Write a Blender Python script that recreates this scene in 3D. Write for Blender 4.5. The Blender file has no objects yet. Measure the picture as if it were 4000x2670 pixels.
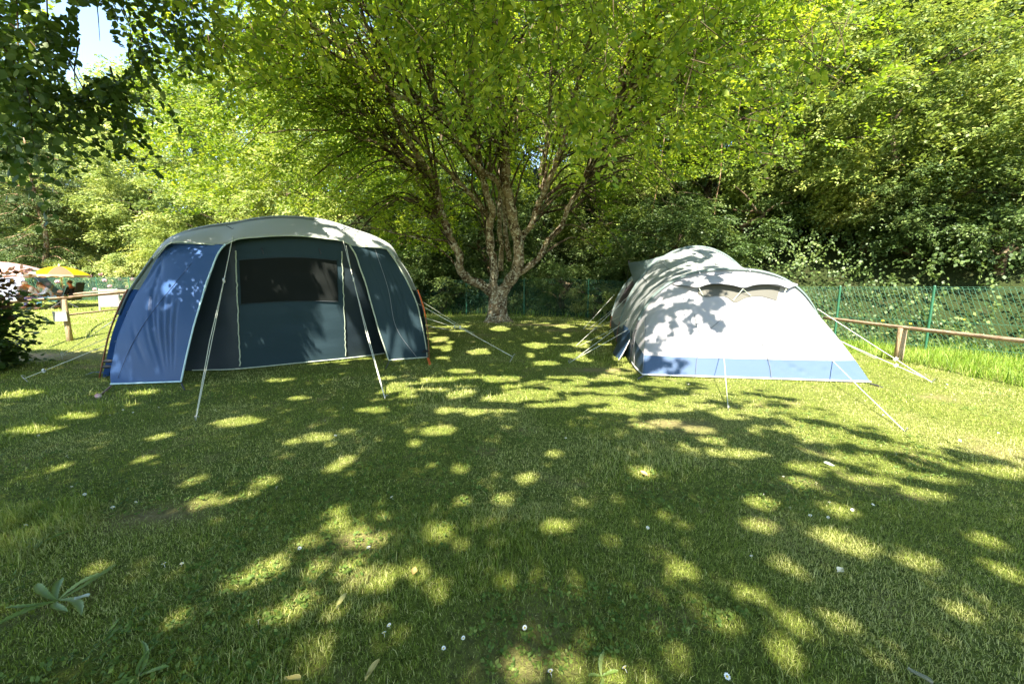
import bpy, math
import numpy as np
from mathutils import Vector
R = math.radians
rng = np.random.default_rng(7)
sc = bpy.context.scene
COL = sc.collection

# ------------------------------------------------------------------ camera
F = 1500.0; PITCH = math.atan(210/1500); CAMH = 1.3
cp, sp = math.cos(PITCH), math.sin(PITCH)
cam = bpy.data.cameras.new('camera'); cam.sensor_width = 36; cam.lens = F/4000*36
cam.clip_start = 0.05; cam.clip_end = 2000
co = bpy.data.objects.new('camera', cam); COL.objects.link(co)
co.location = (0, 0, CAMH); co.rotation_euler = (math.pi/2-PITCH, 0, 0)
sc.camera = co

# ------------------------------------------------------------------ light
SUN_EL = R(52); SUN_AZ = R(4)           # shadows run away from the viewer, a touch to the right
SD = np.array([math.sin(SUN_AZ)*math.cos(SUN_EL), math.cos(SUN_AZ)*math.cos(SUN_EL), -math.sin(SUN_EL)])
world = bpy.data.worlds.new('World'); sc.world = world; world.use_nodes = True
wn = world.node_tree.nodes; wl = world.node_tree.links
sky = wn.new('ShaderNodeTexSky'); sky.sky_type = 'NISHITA'; sky.sun_disc = False
sky.sun_elevation = SUN_EL; sky.sun_rotation = math.pi + SUN_AZ
sky.air_density = 1.0; sky.dust_density = 0.25; sky.ozone_density = 2.5
bg = wn['Background']; bg.inputs['Strength'].default_value = 0.135
wb = wn.new('ShaderNodeVectorMath'); wb.operation = 'MULTIPLY'; wb.inputs[1].default_value = (1.0, .95, .87)   # the photograph's warm white balance
wl.new(sky.outputs[0], wb.inputs[0]); wl.new(wb.outputs[0], bg.inputs['Color'])
sl = bpy.data.lights.new('sun', 'SUN'); sl.energy = 5.0; sl.angle = R(0.53); sl.color = (1.0, 0.93, 0.8)
so = bpy.data.objects.new('sun', sl); COL.objects.link(so); so.location = (0, -5, 20)
so.rotation_euler = Vector(SD).to_track_quat('-Z', 'Y').to_euler()
sc.view_settings.view_transform = 'Standard'; sc.view_settings.look = 'None'
sc.view_settings.gamma = 1; sc.view_settings.exposure = 2.38
sc.view_settings.use_curve_mapping = False
sc.cycles.max_bounces = 7; sc.cycles.diffuse_bounces = 4; sc.cycles.transmission_bounces = 5
sc.cycles.glossy_bounces = 2; sc.cycles.transparent_max_bounces = 8
sc.cycles.sample_clamp_indirect = 6

# ------------------------------------------------------------------ helpers
def ray(px, py):
    x = (px-2000)/F; z = (1335-py)/F
    return np.array([x, cp+z*sp, -sp+z*cp])
def G(px, py, z=0.0):
    d = ray(px, py); t = (z-CAMH)/d[2]
    return np.array([0, 0, CAMH])+d*t
def P(px, py, Y):
    d = ray(px, py); return np.array([0, 0, CAMH])+d*(Y/d[1])
def onplane(px, py, p0, n):
    d = ray(px, py); o = np.array([0, 0, CAMH])
    t = np.dot(np.asarray(p0)-o, n)/np.dot(d, n); return o+d*t
def proj(p):
    p = np.atleast_2d(p); q = p-np.array([0, 0, CAMH])
    fw = q[:, 1]*cp-q[:, 2]*sp; up = q[:, 1]*sp+q[:, 2]*cp
    fw_ = np.where(np.abs(fw) < 1e-3, 1e-3, fw)
    return 2000+F*q[:, 0]/fw_, 1335-F*up/fw_, fw
def ss(a, b, x):
    t = np.clip((np.asarray(x, float)-a)/(b-a), 0, 1); return t*t*(3-2*t)
def _h(ix, iy, s):
    n = (ix.astype(np.int64)*374761393+iy.astype(np.int64)*668265263+s*974711) & 0xffffffff
    n = ((n ^ (n >> 13))*1274126177) & 0xffffffff
    return ((n ^ (n >> 16)) & 0xffff)/65535.0
def noise(x, y, s=0):
    x = np.asarray(x, float); y = np.asarray(y, float)
    ix = np.floor(x); iy = np.floor(y); fx = x-ix; fy = y-iy
    fx = fx*fx*(3-2*fx); fy = fy*fy*(3-2*fy)
    a = _h(ix, iy, s); b = _h(ix+1, iy, s); c = _h(ix, iy+1, s); d = _h(ix+1, iy+1, s)
    return (a*(1-fx)+b*fx)*(1-fy)+(c*(1-fx)+d*fx)*fy
def norm(v):
    v = np.asarray(v, float); return v/np.maximum(np.linalg.norm(v, axis=-1, keepdims=True), 1e-9)

FENCE = np.array([(14.5, 1.0), (9.36, 7.0), (7.6, 9.0), (4.4, 12.6), (1, 13.8), (-4, 15.5), (-12, 19), (-20, 21.3), (-30, 23.2), (-46, 25)], float)
def fence_d(x, y):
    """signed distance beyond the chain link fence (positive = wood side)"""
    x = np.asarray(x, float); y = np.asarray(y, float)
    best = np.full(x.shape, 1e9); sign = np.zeros(x.shape)
    for (a, b) in zip(FENCE[:-1], FENCE[1:]):
        e = b-a; L = np.hypot(*e); t = np.clip(((x-a[0])*e[0]+(y-a[1])*e[1])/L/L, 0, 1)
        dx = x-a[0]-t*e[0]; dy = y-a[1]-t*e[1]; d = np.hypot(dx, dy)
        s = np.sign(e[1]*dx-e[0]*dy)
        m = d < best-1e-9; best = np.where(m, d, best); sign = np.where(m, s, sign)
    return best*sign
def zg(x, y):
    x = np.asarray(x, float); y = np.asarray(y, float)
    z = .3*ss(6.8, 10.5, y)*(1-ss(2, 6, x))
    z = z+.28*ss(17, 22, y)*(1-ss(-6, 0, x))
    d = fence_d(x, y)
    sl_ = np.where(x > 0, .95, .95-.5*ss(0, 18, -x))
    hill = sl_*np.maximum(d-.9, 0); hill = 17*(1-np.exp(-hill/17))
    return z+hill+.02*(noise(x*.9, y*.9, 3)-.5)

def tag(o, label=None, cat=None, group=None, kind=None):
    if label: o['label'] = label
    if cat: o['category'] = cat
    if group: o['group'] = group
    if kind: o['kind'] = kind
    return o
def empty(name, loc=(0, 0, 0), rz=0):
    o = bpy.data.objects.new(name, None); COL.objects.link(o)
    o.location = loc; o.rotation_euler = (0, 0, rz); o.empty_display_size = .2; return o
def link_mesh(name, me, mat, parent=None, smooth=False):
    if mat is not None:
        for m in (mat if isinstance(mat, list) else [mat]): me.materials.append(m)
    if smooth: me.polygons.foreach_set('use_smooth', np.ones(len(me.polygons), bool))
    o = bpy.data.objects.new(name, me); COL.objects.link(o)
    if parent is not None: o.parent = parent
    return o
def fast_mesh(name, V, polys, tint=None):
    """polys: list of (n,k) int arrays"""
    me = bpy.data.meshes.new(name); V = np.asarray(V, np.float32)
    me.vertices.add(len(V)); me.vertices.foreach_set('co', V.ravel())
    loops = np.concatenate([p.ravel() for p in polys]).astype(np.int32)
    tot = np.concatenate([np.full(len(p), p.shape[1]) for p in polys]).astype(np.int32)
    st = np.concatenate([[0], np.cumsum(tot)[:-1]]).astype(np.int32)
    me.loops.add(len(loops)); me.loops.foreach_set('vertex_index', loops)
    me.polygons.add(len(tot)); me.polygons.foreach_set('loop_start', st); me.polygons.foreach_set('loop_total', tot)
    if tint is not None:
        a = me.attributes.new('tint', 'FLOAT', 'FACE'); a.data.foreach_set('value', np.asarray(tint, np.float32))
    me.update(calc_edges=True); return me
class MB:
    def __init__(s): s.v = []; s.f = []; s.n = 0
    def add(s, V, Fs):
        V = np.asarray(V, float); s.v.append(V); s.f += [tuple(int(i)+s.n for i in f) for f in Fs]; s.n += len(V); return s
    def tube(s, pts, rad, seg=6, cap=True):
        pts = np.asarray(pts, float); n = len(pts)
        rad = np.full(n, rad, float) if np.isscalar(rad) else np.asarray(rad, float)
        T = np.gradient(pts, axis=0); T = norm(T)
        up = np.array([0, 0, 1.]) if abs(T[0][2]) < .9 else np.array([1., 0, 0])
        N = norm(np.cross(T[0], up)); V = []
        for i in range(n):
            N = norm(N-T[i]*np.dot(N, T[i])); B = np.cross(T[i], N)
            for k in range(seg):
                a = 2*math.pi*k/seg; V.append(pts[i]+rad[i]*(math.cos(a)*N+math.sin(a)*B))
        Fs = [(i*seg+k, i*seg+(k+1) % seg, (i+1)*seg+(k+1) % seg, (i+1)*seg+k) for i in range(n-1) for k in range(seg)]
        if cap: Fs += [tuple(range(seg))[::-1], tuple((n-1)*seg+k for k in range(seg))]
        return s.add(V, Fs)
    def grid(s, Q):
        Q = np.asarray(Q, float); a, b = Q.shape[:2]
        return s.add(Q.reshape(-1, 3), [(i*b+j, (i+1)*b+j, (i+1)*b+j+1, i*b+j+1) for i in range(a-1) for j in range(b-1)])
    def box(s, c, sz, rz=0, rx=0):
        c = np.asarray(c, float); h = np.asarray(sz, float)/2
        V = np.array([(x, y, z) for x in (-1, 1) for y in (-1, 1) for z in (-1, 1)])*h
        cr, sr = math.cos(rx), math.sin(rx); V = np.c_[V[:, 0], V[:, 1]*cr-V[:, 2]*sr, V[:, 1]*sr+V[:, 2]*cr]
        cr, sr = math.cos(rz), math.sin(rz); V = np.c_[V[:, 0]*cr-V[:, 1]*sr, V[:, 0]*sr+V[:, 1]*cr, V[:, 2]]
        return s.add(V+c, [(0, 1, 3, 2), (4, 6, 7, 5), (0, 4, 5, 1), (2, 3, 7, 6), (0, 2, 6, 4), (1, 5, 7, 3)])
    def ball(s, c, r, seg=10, ring=7):
        r = np.ones(3)*r; V = []; 
        for i in range(ring+1):
            th = math.pi*i/ring
            for k in range(seg):
                a = 2*math.pi*k/seg; V.append(np.asarray(c)+r*np.array([math.sin(th)*math.cos(a), math.sin(th)*math.sin(a), math.cos(th)]))
        return s.add(V, [(i*seg+k, (i+1)*seg+k, (i+1)*seg+(k+1) % seg, i*seg+(k+1) % seg) for i in range(ring) for k in range(seg)])
    def build(s, name, mat, parent=None, smooth=False, thick=0):
        me = bpy.data.meshes.new(name); me.from_pydata(np.concatenate(s.v).tolist(), [], s.f); me.update()
        o = link_mesh(name, me, mat, parent, smooth)
        if thick:
            m = o.modifiers.new('solid', 'SOLIDIFY'); m.thickness = thick; m.offset = -1
        return o
def spline(pts, n):
    pts = np.asarray(pts, float); d = np.r_[0, np.cumsum(np.linalg.norm(np.diff(pts, axis=0), axis=1))]
    t = np.linspace(0, d[-1], n); m = np.gradient(pts, d, axis=0)
    i = np.clip(np.searchsorted(d, t)-1, 0, len(d)-2); h = (d[i+1]-d[i])[:, None]; u = ((t-d[i])[:, None])/h
    return (2*u**3-3*u**2+1)*pts[i]+(u**3-2*u**2+u)*h*m[i]+(-2*u**3+3*u**2)*pts[i+1]+(u**3-u**2)*h*m[i+1]

# ------------------------------------------------------------------ materials
def mat(name, col=(.5, .5, .5), rough=.6, metal=0, trans=0, bump=0, bscale=20, var=0, vscale=5, spec=.5, col2=None, tcol=None, stretch=None):
    m = bpy.data.materials.new(name); m.use_nodes = True; nt = m.node_tree; N = nt.nodes; L = nt.links
    b = N['Principled BSDF']; out = N['Material Output']
    b.inputs['Base Color'].default_value = (*col, 1); b.inputs['Roughness'].default_value = rough
    b.inputs['Metallic'].default_value = metal; b.inputs['Specular IOR Level'].default_value = spec
    tc = N.new('ShaderNodeTexCoord'); src = tc.outputs['Object']
    if stretch:
        mp = N.new('ShaderNodeMapping'); mp.inputs['Scale'].default_value = stretch; L.new(src, mp.inputs[0]); src = mp.outputs[0]
    if var or col2:
        nz = N.new('ShaderNodeTexNoise'); nz.inputs['Scale'].default_value = vscale; nz.inputs['Detail'].default_value = 6
        L.new(src, nz.inputs['Vector'])
        cr = N.new('ShaderNodeValToRGB'); cr.color_ramp.elements[0].position = .35; cr.color_ramp.elements[1].position = .65
        c2 = col2 or tuple(min(1, c*(1+var)) for c in col); c1 = col if col2 else tuple(c*(1-var) for c in col)
        cr.color_ramp.elements[0].color = (*c1, 1); cr.color_ramp.elements[1].color = (*c2, 1)
        L.new(nz.outputs['Fac'], cr.inputs[0]); L.new(cr.outputs[0], b.inputs['Base Color'])
    if bump:
        nb = N.new('ShaderNodeTexNoise'); nb.inputs['Scale'].default_value = bscale; nb.inputs['Detail'].default_value = 5
        L.new(src, nb.inputs['Vector'])
        bp = N.new('ShaderNodeBump'); bp.inputs['Strength'].default_value = bump; bp.inputs['Distance'].default_value = .02
        L.new(nb.outputs['Fac'], bp.inputs['Height']); L.new(bp.outputs[0], b.inputs['Normal'])
    if trans:
        t = N.new('ShaderNodeBsdfTranslucent'); t.inputs['Color'].default_value = (*(tcol or col), 1)
        mx = N.new('ShaderNodeMixShader'); mx.inputs[0].default_value = trans
        L.new(b.outputs[0], mx.inputs[1]); L.new(t.outputs[0], mx.inputs[2]); L.new(mx.outputs[0], out.inputs['Surface'])
    return m
def leafmat(name, dark, mid, light, tk=(1.4, 1.35, .8), trans=.42, rough=.5, spec=.3):
    m = bpy.data.materials.new(name); m.use_nodes = True; nt = m.node_tree; N = nt.nodes; L = nt.links
    b = N['Principled BSDF']; out = N['Material Output']; b.inputs['Roughness'].default_value = rough
    b.inputs['Specular IOR Level'].default_value = spec
    at = N.new('ShaderNodeAttribute'); at.attribute_name = 'tint'
    oi = N.new('ShaderNodeObjectInfo')
    ma = N.new('ShaderNodeMath'); ma.operation = 'MULTIPLY_ADD'; ma.inputs[1].default_value = .3; ma.inputs[2].default_value = -.15
    L.new(oi.outputs['Random'], ma.inputs[0])
    ad = N.new('ShaderNodeMath'); ad.operation = 'ADD'; L.new(at.outputs['Fac'], ad.inputs[0]); L.new(ma.outputs[0], ad.inputs[1])
    cr = N.new('ShaderNodeValToRGB'); e = cr.color_ramp.elements
    e[0].color = (*dark, 1); e[1].color = (*light, 1); k = e.new(.5); k.color = (*mid, 1)
    L.new(ad.outputs[0], cr.inputs[0]); L.new(cr.outputs[0], b.inputs['Base Color'])
    t = N.new('ShaderNodeBsdfTranslucent'); vm = N.new('ShaderNodeVectorMath'); vm.operation = 'MULTIPLY'; vm.inputs[1].default_value = tk
    L.new(cr.outputs[0], vm.inputs[0]); L.new(vm.outputs[0], t.inputs['Color'])
    mx = N.new('ShaderNodeMixShader'); mx.inputs[0].default_value = trans
    L.new(b.outputs[0], mx.inputs[1]); L.new(t.outputs[0], mx.inputs[2]); L.new(mx.outputs[0], out.inputs['Surface'])
    return m
M = {}
M['leaf'] = leafmat('leaf_fresh', (.055, .115, .012), (.15, .24, .022), (.36, .42, .05), tk=(1.75, 1.6, .7))
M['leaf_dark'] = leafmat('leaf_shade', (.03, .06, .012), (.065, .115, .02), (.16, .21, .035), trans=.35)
M['leaf_wood'] = leafmat('leaf_wood', (.06, .1, .02), (.18, .24, .045), (.44, .45, .13), trans=.36)
M['leaf_pale'] = leafmat('leaf_pale', (.085, .13, .03), (.25, .31, .08), (.5, .5, .19), trans=.34)
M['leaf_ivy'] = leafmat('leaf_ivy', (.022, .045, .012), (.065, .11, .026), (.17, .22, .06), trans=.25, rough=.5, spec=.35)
M['leaf_conifer'] = leafmat('leaf_needle', (.03, .055, .015), (.08, .115, .03), (.2, .22, .07), trans=.12)
M['grass'] = leafmat('grass_blade', (.09, .13, .018), (.22, .28, .034), (.52, .5, .2), tk=(1.3, 1.35, .7), trans=.35, rough=.55)
M['grass_long'] = leafmat('grass_long', (.09, .17, .015), (.19, .3, .03), (.38, .4, .1), tk=(1.3, 1.35, .7), trans=.4)
M['white_tent'] = mat('tent_white', (.36, .345, .36), .55, trans=.25, bump=.25, bscale=3.5, stretch=(1, 1, .35), tcol=(.7, .74, .74))
M['shell_tent'] = mat('tent_shell', (.28, .295, .285), .55, trans=.22, bump=.35, bscale=5, stretch=(1, 2, .5), tcol=(.4, .44, .42))
M['grey_tent'] = mat('tent_grey_green', (.15, .19, .18), .5, trans=.2, bump=.3, bscale=4, tcol=(.4, .5, .46))
M['roof_tent'] = mat('tent_roof', (.31, .325, .31), .5, trans=.2, bump=.25, bscale=4, tcol=(.5, .58, .5))
M['blue_tent_lit'] = mat('tent_blue', (.045, .098, .235), .38, trans=.22, bump=.2, bscale=3, stretch=(2, 2, .5), tcol=(.06, .16, .45), spec=.25)  # left wing: same fabric as door and right wing, brighter light painted in
M['blue_band'] = mat('tent_band_blue', (.07, .11, .19), .6, trans=.15, bump=.2, bscale=5, spec=.12)
M['navy_tent'] = mat('tent_navy', (.022, .045, .085), .45, bump=.3, bscale=4, stretch=(1, 1, .4))
M['blue_tent_shaded'] = mat('tent_blue_shaded', (.026, .046, .056), .65, trans=.03, bump=.3, bscale=3, stretch=(.5, .5, 2), spec=.08)  # the left wing's blue fabric again, with shade painted into the colour
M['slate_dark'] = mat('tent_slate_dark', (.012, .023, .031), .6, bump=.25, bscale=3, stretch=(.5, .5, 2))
M['mesh_dark'] = mat('window_mesh', (.012, .014, .013), .9, spec=.08)
M['piping'] = mat('pale_piping', (.42, .47, .36), .6)
M['piping_blue'] = mat('blue_piping', (.5, .66, .72), .6)
M['seam'] = mat('seam_dark', (.03, .04, .05), .6)
M['seam_blue'] = mat('seam_blue', (.02, .05, .14), .6)
M['seam_grey'] = mat('seam_grey', (.2, .21, .23), .6)
M['rope'] = mat('guy_rope', (.55, .55, .46), .7, bump=.5, bscale=150)
M['black'] = mat('black_plastic', (.02, .02, .022), .4)
M['pole_brown'] = mat('pole_brown', (.16, .05, .02), .35)
M['orange'] = mat('orange_plastic', (.65, .12, .02), .4)
M['steel'] = mat('peg_steel', (.45, .45, .46), .35, metal=.8)
M['green_wire'] = mat('green_pvc', (.018, .1, .05), .45, spec=.5)
M['wood'] = mat('round_timber', (.27, .18, .1), .8, bump=.9, bscale=12, col2=(.42, .3, .18), vscale=3, stretch=(6, 6, 1))
M['wood_rail'] = mat('rail_timber', (.22, .14, .085), .8, bump=.9, bscale=12, col2=(.38, .26, .17), vscale=4, stretch=(1, 1, 6))
M['white'] = mat('white_paint', (.62, .61, .58), .6)
M['board'] = mat('board_paint', (.34, .33, .31), .8, spec=.1)

def bark(name, a, b_, c, s=9):
    m = bpy.data.materials.new(name); m.use_nodes = True; nt = m.node_tree; N = nt.nodes; L = nt.links
    b = N['Principled BSDF']; b.inputs['Roughness'].default_value = .9; b.inputs['Specular IOR Level'].default_value = .15
    tc = N.new('ShaderNodeTexCoord')
    n1 = N.new('ShaderNodeTexNoise'); n1.inputs['Scale'].default_value = s*.55; n1.inputs['Detail'].default_value = 5; n1.inputs['Roughness'].default_value = .65
    n2 = N.new('ShaderNodeTexNoise'); n2.inputs['Scale'].default_value = s*1.6; n2.inputs['Detail'].default_value = 8; n2.inputs['Roughness'].default_value = .7
    L.new(tc.outputs['Object'], n1.inputs['Vector']); L.new(tc.outputs['Object'], n2.inputs['Vector'])
    c1 = N.new('ShaderNodeValToRGB'); c1.color_ramp.elements[0].position = .42; c1.color_ramp.elements[1].position = .58
    c1.color_ramp.elements[0].color = (*a, 1); c1.color_ramp.elements[1].color = (*b_, 1)
    L.new(n1.outputs['Fac'], c1.inputs[0])
    c2 = N.new('ShaderNodeValToRGB'); c2.color_ramp.elements[0].position = .52; c2.color_ramp.elements[1].position = .57
    c2.color_ramp.elements[0].color = (0, 0, 0, 1); c2.color_ramp.elements[1].color = (1, 1, 1, 1)
    L.new(n2.outputs['Fac'], c2.inputs[0])
    mx = N.new('ShaderNodeMixRGB'); L.new(c2.outputs[0], mx.inputs[0]); L.new(c1.outputs[0], mx.inputs[1]); mx.inputs[2].default_value = (*c, 1)
    L.new(mx.outputs[0], b.inputs['Base Color'])
    bp = N.new('ShaderNodeBump'); bp.inputs['Strength'].default_value = .8; bp.inputs['Distance'].default_value = .03
    L.new(n2.outputs['Fac'], bp.inputs['Height']); L.new(bp.outputs[0], b.inputs['Normal'])
    return m
M['bark'] = bark('bark_lichen', (.065, .038, .018), (.26, .19, .11), (.5, .45, .32))
M['bark_dark'] = bark('bark_dark', (.03, .02, .012), (.1, .07, .04), (.16, .13, .08), 5)
M['bark_warm'] = bark('bark_warm', (.12, .06, .03), (.3, .18, .1), (.4, .3, .2), 4)

def ground_mat(name, g1, g2, soil, wild=False):
    m = bpy.data.materials.new(name); m.use_nodes = True; nt = m.node_tree; N = nt.nodes; L = nt.links
    b = N['Principled BSDF']; b.inputs['Roughness'].default_value = .95; b.inputs['Specular IOR Level'].default_value = .1
    tc = N.new('ShaderNodeTexCoord')
    def nz(s, d=6):
        n = N.new('ShaderNodeTexNoise'); n.inputs['Scale'].default_value = s; n.inputs['Detail'].default_value = d; n.inputs['Roughness'].default_value = .7
        L.new(tc.outputs['Object'], n.inputs['Vector']); return n
    n1, n2, n3 = nz(.9), nz(28), nz(2.3)
    c1 = N.new('ShaderNodeValToRGB'); c1.color_ramp.elements[0].position = .35; c1.color_ramp.elements[1].position = .65
    c1.color_ramp.elements[0].color = (*g1, 1); c1.color_ramp.elements[1].color = (*g2, 1); L.new(n2.outputs['Fac'], c1.inputs[0])
    c3 = N.new('ShaderNodeValToRGB'); c3.color_ramp.elements[0].position = .55; c3.color_ramp.elements[1].position = .72
    c3.color_ramp.elements[0].color = (0, 0, 0, 1); c3.color_ramp.elements[1].color = (.6, .6, .6, 1); L.new(n3.outputs['Fac'], c3.inputs[0])
    at = N.new('ShaderNodeAttribute'); at.attribute_name = 'bare'
    mxm = N.new('ShaderNodeMath'); mxm.operation = 'MAXIMUM'; L.new(c3.outputs[0], mxm.inputs[0]); L.new(at.outputs['Fac'], mxm.inputs[1])
    mx = N.new('ShaderNodeMixRGB'); L.new(mxm.outputs[0], mx.inputs[0]); L.new(c1.outputs[0], mx.inputs[1])
    n4 = nz(14); c4 = N.new('ShaderNodeValToRGB'); c4.color_ramp.elements[0].color = (*[c*.55 for c in soil], 1); c4.color_ramp.elements[1].color = (*[min(1, c*1.3) for c in soil], 1)
    L.new(n4.outputs['Fac'], c4.inputs[0]); L.new(c4.outputs[0], mx.inputs[2]); L.new(mx.outputs[0], b.inputs['Base Color'])
    bp = N.new('ShaderNodeBump'); bp.inputs['Strength'].default_value = 1; bp.inputs['Distance'].default_value = .04
    L.new(n2.outputs['Fac'], bp.inputs['Height']); L.new(bp.outputs[0], b.inputs['Normal'])
    return m
M['lawn'] = ground_mat('lawn_ground', (.06, .075, .016), (.19, .22, .045), (.3, .22, .12))
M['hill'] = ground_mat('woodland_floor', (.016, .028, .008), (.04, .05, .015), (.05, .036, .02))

# ------------------------------------------------------------------ ground
BARE = []   # x, y, rx, ry, strength
for (px, py, rx, ry, s) in [(110, 1345, 1.6, .5, 1), (330, 1375, 1.2, .25, .5), (2650, 1662, .45, .16, .9), (2340, 1385, .6, .25, .8), (2100, 1275, 1.0, .3, .9), (2230, 1290, .8, .2, .7),
                            (620, 2000, .42, .12, .8), (3700, 1560, .3, .12, .7), (3980, 1780, .3, .3, .6), (2060, 2480, .25, .2, .5), (2950, 1560, .12, .06, .7), (1870, 1300, .7, .2, .5), (1400, 2110, .2, .08, .6), (250, 1270, .8, .2, .35)]:
    g = G(px, py, .25 if py < 1400 and px < 2400 else 0); BARE.append((g[0], g[1], rx, ry, s))
def bare(x, y):
    b = np.zeros(np.shape(x))
    for (a, c, rx, ry, s) in BARE:
        q = ((x-a)/rx)**2+((y-c)/ry)**2
        b = np.maximum(b, s*np.exp(-q*1.3)*(.6+.8*noise(x*6, y*6, 9)))
    return np.clip(b, 0, 1)
def axis_pts():
    a = np.concatenate([np.arange(-600, -60, 60), np.arange(-60, -14, 1.5), np.arange(-14, 14, .22), np.arange(14, 40, 1.0), np.arange(40, 101, 20), [200, 400, 600]]); return a
gx = axis_pts(); gy = np.concatenate([[-600, -300, -100, -40, -20, -10, -5], np.arange(-3, 14, .22), np.arange(14, 50, 1.0), [55, 65, 80, 110, 180, 320, 600]])
X, Y = np.meshgrid(gx, gy, indexing='ij'); Z = zg(X, Y)
V = np.stack([X, Y, Z], -1).reshape(-1, 3); nb = len(gy)
ii, jj = np.meshgrid(np.arange(len(gx)-1), np.arange(nb-1), indexing='ij'); ii = ii.ravel(); jj = jj.ravel()
Q = np.stack([ii*nb+jj, (ii+1)*nb+jj, (ii+1)*nb+jj+1, ii*nb+jj+1], -1)
fc = V[Q].mean(1); wild = fence_d(fc[:, 0], fc[:, 1]) > .55
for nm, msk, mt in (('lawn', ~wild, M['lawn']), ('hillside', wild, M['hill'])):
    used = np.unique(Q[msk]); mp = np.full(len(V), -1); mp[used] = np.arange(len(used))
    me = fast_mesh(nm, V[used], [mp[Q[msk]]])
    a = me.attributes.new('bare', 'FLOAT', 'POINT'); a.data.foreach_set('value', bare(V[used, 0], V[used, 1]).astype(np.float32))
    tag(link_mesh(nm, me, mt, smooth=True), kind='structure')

# ------------------------------------------------------------------ sun flecks: where the crowns let the sun through
DS = 4000/2349
FL = [(1230,905,60,12),(1060,905,25,10),(1340,915,38,10),(1150,870,40,7),(1023,942,24,7),(1007,987,34,9),(1440,940,45,10),(1510,972,60,9),(1250,880,50,6),(1180,915,30,6),(1420,895,50,8),(1560,915,50,8),(1650,940,40,8),(1600,985,36,7),
 (535,967,55,9),(370,1000,18,6),(737,1003,26,7),(673,1013,14,5),(795,1054,14,9),(765,1072,16,7),(607,1104,19,12),(483,1144,46,11),(570,1132,13,5),(1057,1075,13,8),(1270,1040,11,5),(1203,1098,14,8),(1467,1085,22,9),(1150,1142,12,6),
 (1280,1203,40,11),(780,1203,22,14),(820,1222,26,15),(852,1243,33,13),(1010,1222,30,15),(625,1297,30,18),(560,1330,24,14),(815,1300,30,16),(865,1318,35,20),(815,1335,20,10),(735,1300,20,10),(650,1412,32,14),(860,1410,24,12),(700,1370,14,10),(1000,1360,20,9),(760,1400,14,9),
 (1572,1307,28,15),(1615,1395,30,18),(1655,1418,32,17),(1745,1370,20,11),(1712,1362,22,9),(1160,1320,16,8),(730,1480,17,10),(1545,1505,18,9),(1200,1535,34,10),(1310,1530,24,14),(1420,1550,18,8),(1740,1155,44,12),(1710,1040,44,7),(1830,1105,34,7),
 (1890,1230,36,11),(1960,1258,46,12),(1860,1070,60,8),(2000,1100,60,11),(1950,1050,50,8),(2110,1130,50,9),(2250,1240,26,12),(2300,1310,22,11),(2150,1100,40,7),(1730,1205,34,8),(1660,1040,30,6),(1640,1010,30,6),(1800,1300,18,8),(2090,1290,16,8),(1925,1170,30,7),
 (410,1412,14,9),(215,1300,24,12),(90,985,50,7),(685,912,24,4),(40,905,40,9),(180,955,30,5),(640,872,34,4),(330,900,26,5),(890,865,20,4),(940,900,14,5),(870,940,14,5),(1090,945,18,6),(955,1015,12,5),(2200,1400,14,8),(1500,1440,9,6),(950,1305,9,6),(1330,1150,9,5),(1820,1420,12,7),
 (1100,810,24,5),(1010,790,18,4),(1230,800,26,4),(1290,770,22,4),(1150,775,18,4),(1060,850,30,5),(1250,833,30,5),(1330,800,20,4),(1400,865,30,5)]
FLK = []
for (a, b, rx, ry) in FL:
    c = G(a*DS, b*DS); e = G((a+rx)*DS, b*DS); n = G(a*DS, (b-ry)*DS); FLK.append((c[0], c[1], (e[0]-c[0])*.95+.012, max(abs(n[1]-c[1])*.95, .03)+.016))
def shadow_xy(p): t = p[..., 2]/-SD[2]; return p[..., 0]+SD[0]*t, p[..., 1]+SD[1]*t
def spot3(px, py, Y, r):
    q = P(px, py, Y); s = shadow_xy(q); FLK.append((s[0], s[1], r, r*.8))
for _k in range(34):
    _y = rng.uniform(1.2, 5.2); _x = rng.uniform(-1.25, 1.25)*_y; _r = rng.uniform(.022, .05); FLK.append((_x, _y, _r*1.15, _r))
T1SPOTS = [(1310,925,.14),(1340,915,.12),(1370,930,.13),(1410,930,.14),(1450,935,.12),(1480,945,.12),(1245,872,.1),(1265,868,.08),(1290,905,.1),(1400,990,.12),(1470,990,.14),(1460,1040,.13),(1480,1070,.1),(1520,1000,.12),(1510,960,.12),(1545,1010,.1),
 (1320,1240,.17),(1325,1275,.15),(1275,1340,.15),(1300,1310,.13),(1250,1350,.12),(1310,1370,.1),(1295,1155,.1),(1362,1040,.1),(1385,1320,.1),(1535,1370,.14),(1550,1395,.12),(1590,1350,.1),(820,1010,.11),(720,1195,.1),(745,1190,.1),(690,1220,.1),(675,1235,.08),(890,1145,.09),(905,1180,.09),
 (960,1365,.13),(975,1400,.14),(1005,1405,.12),(870,1350,.11),(855,1400,.12),(1130,1200,.07),(1045,1405,.1),(1225,1395,.1)]
for (a, b, r) in T1SPOTS: spot3(a, b, 5.45 if (a < 860 and b > 990) else 6.0+.9*(a-700)/900, r*(.4 if a < 860 else 1.25))
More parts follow.
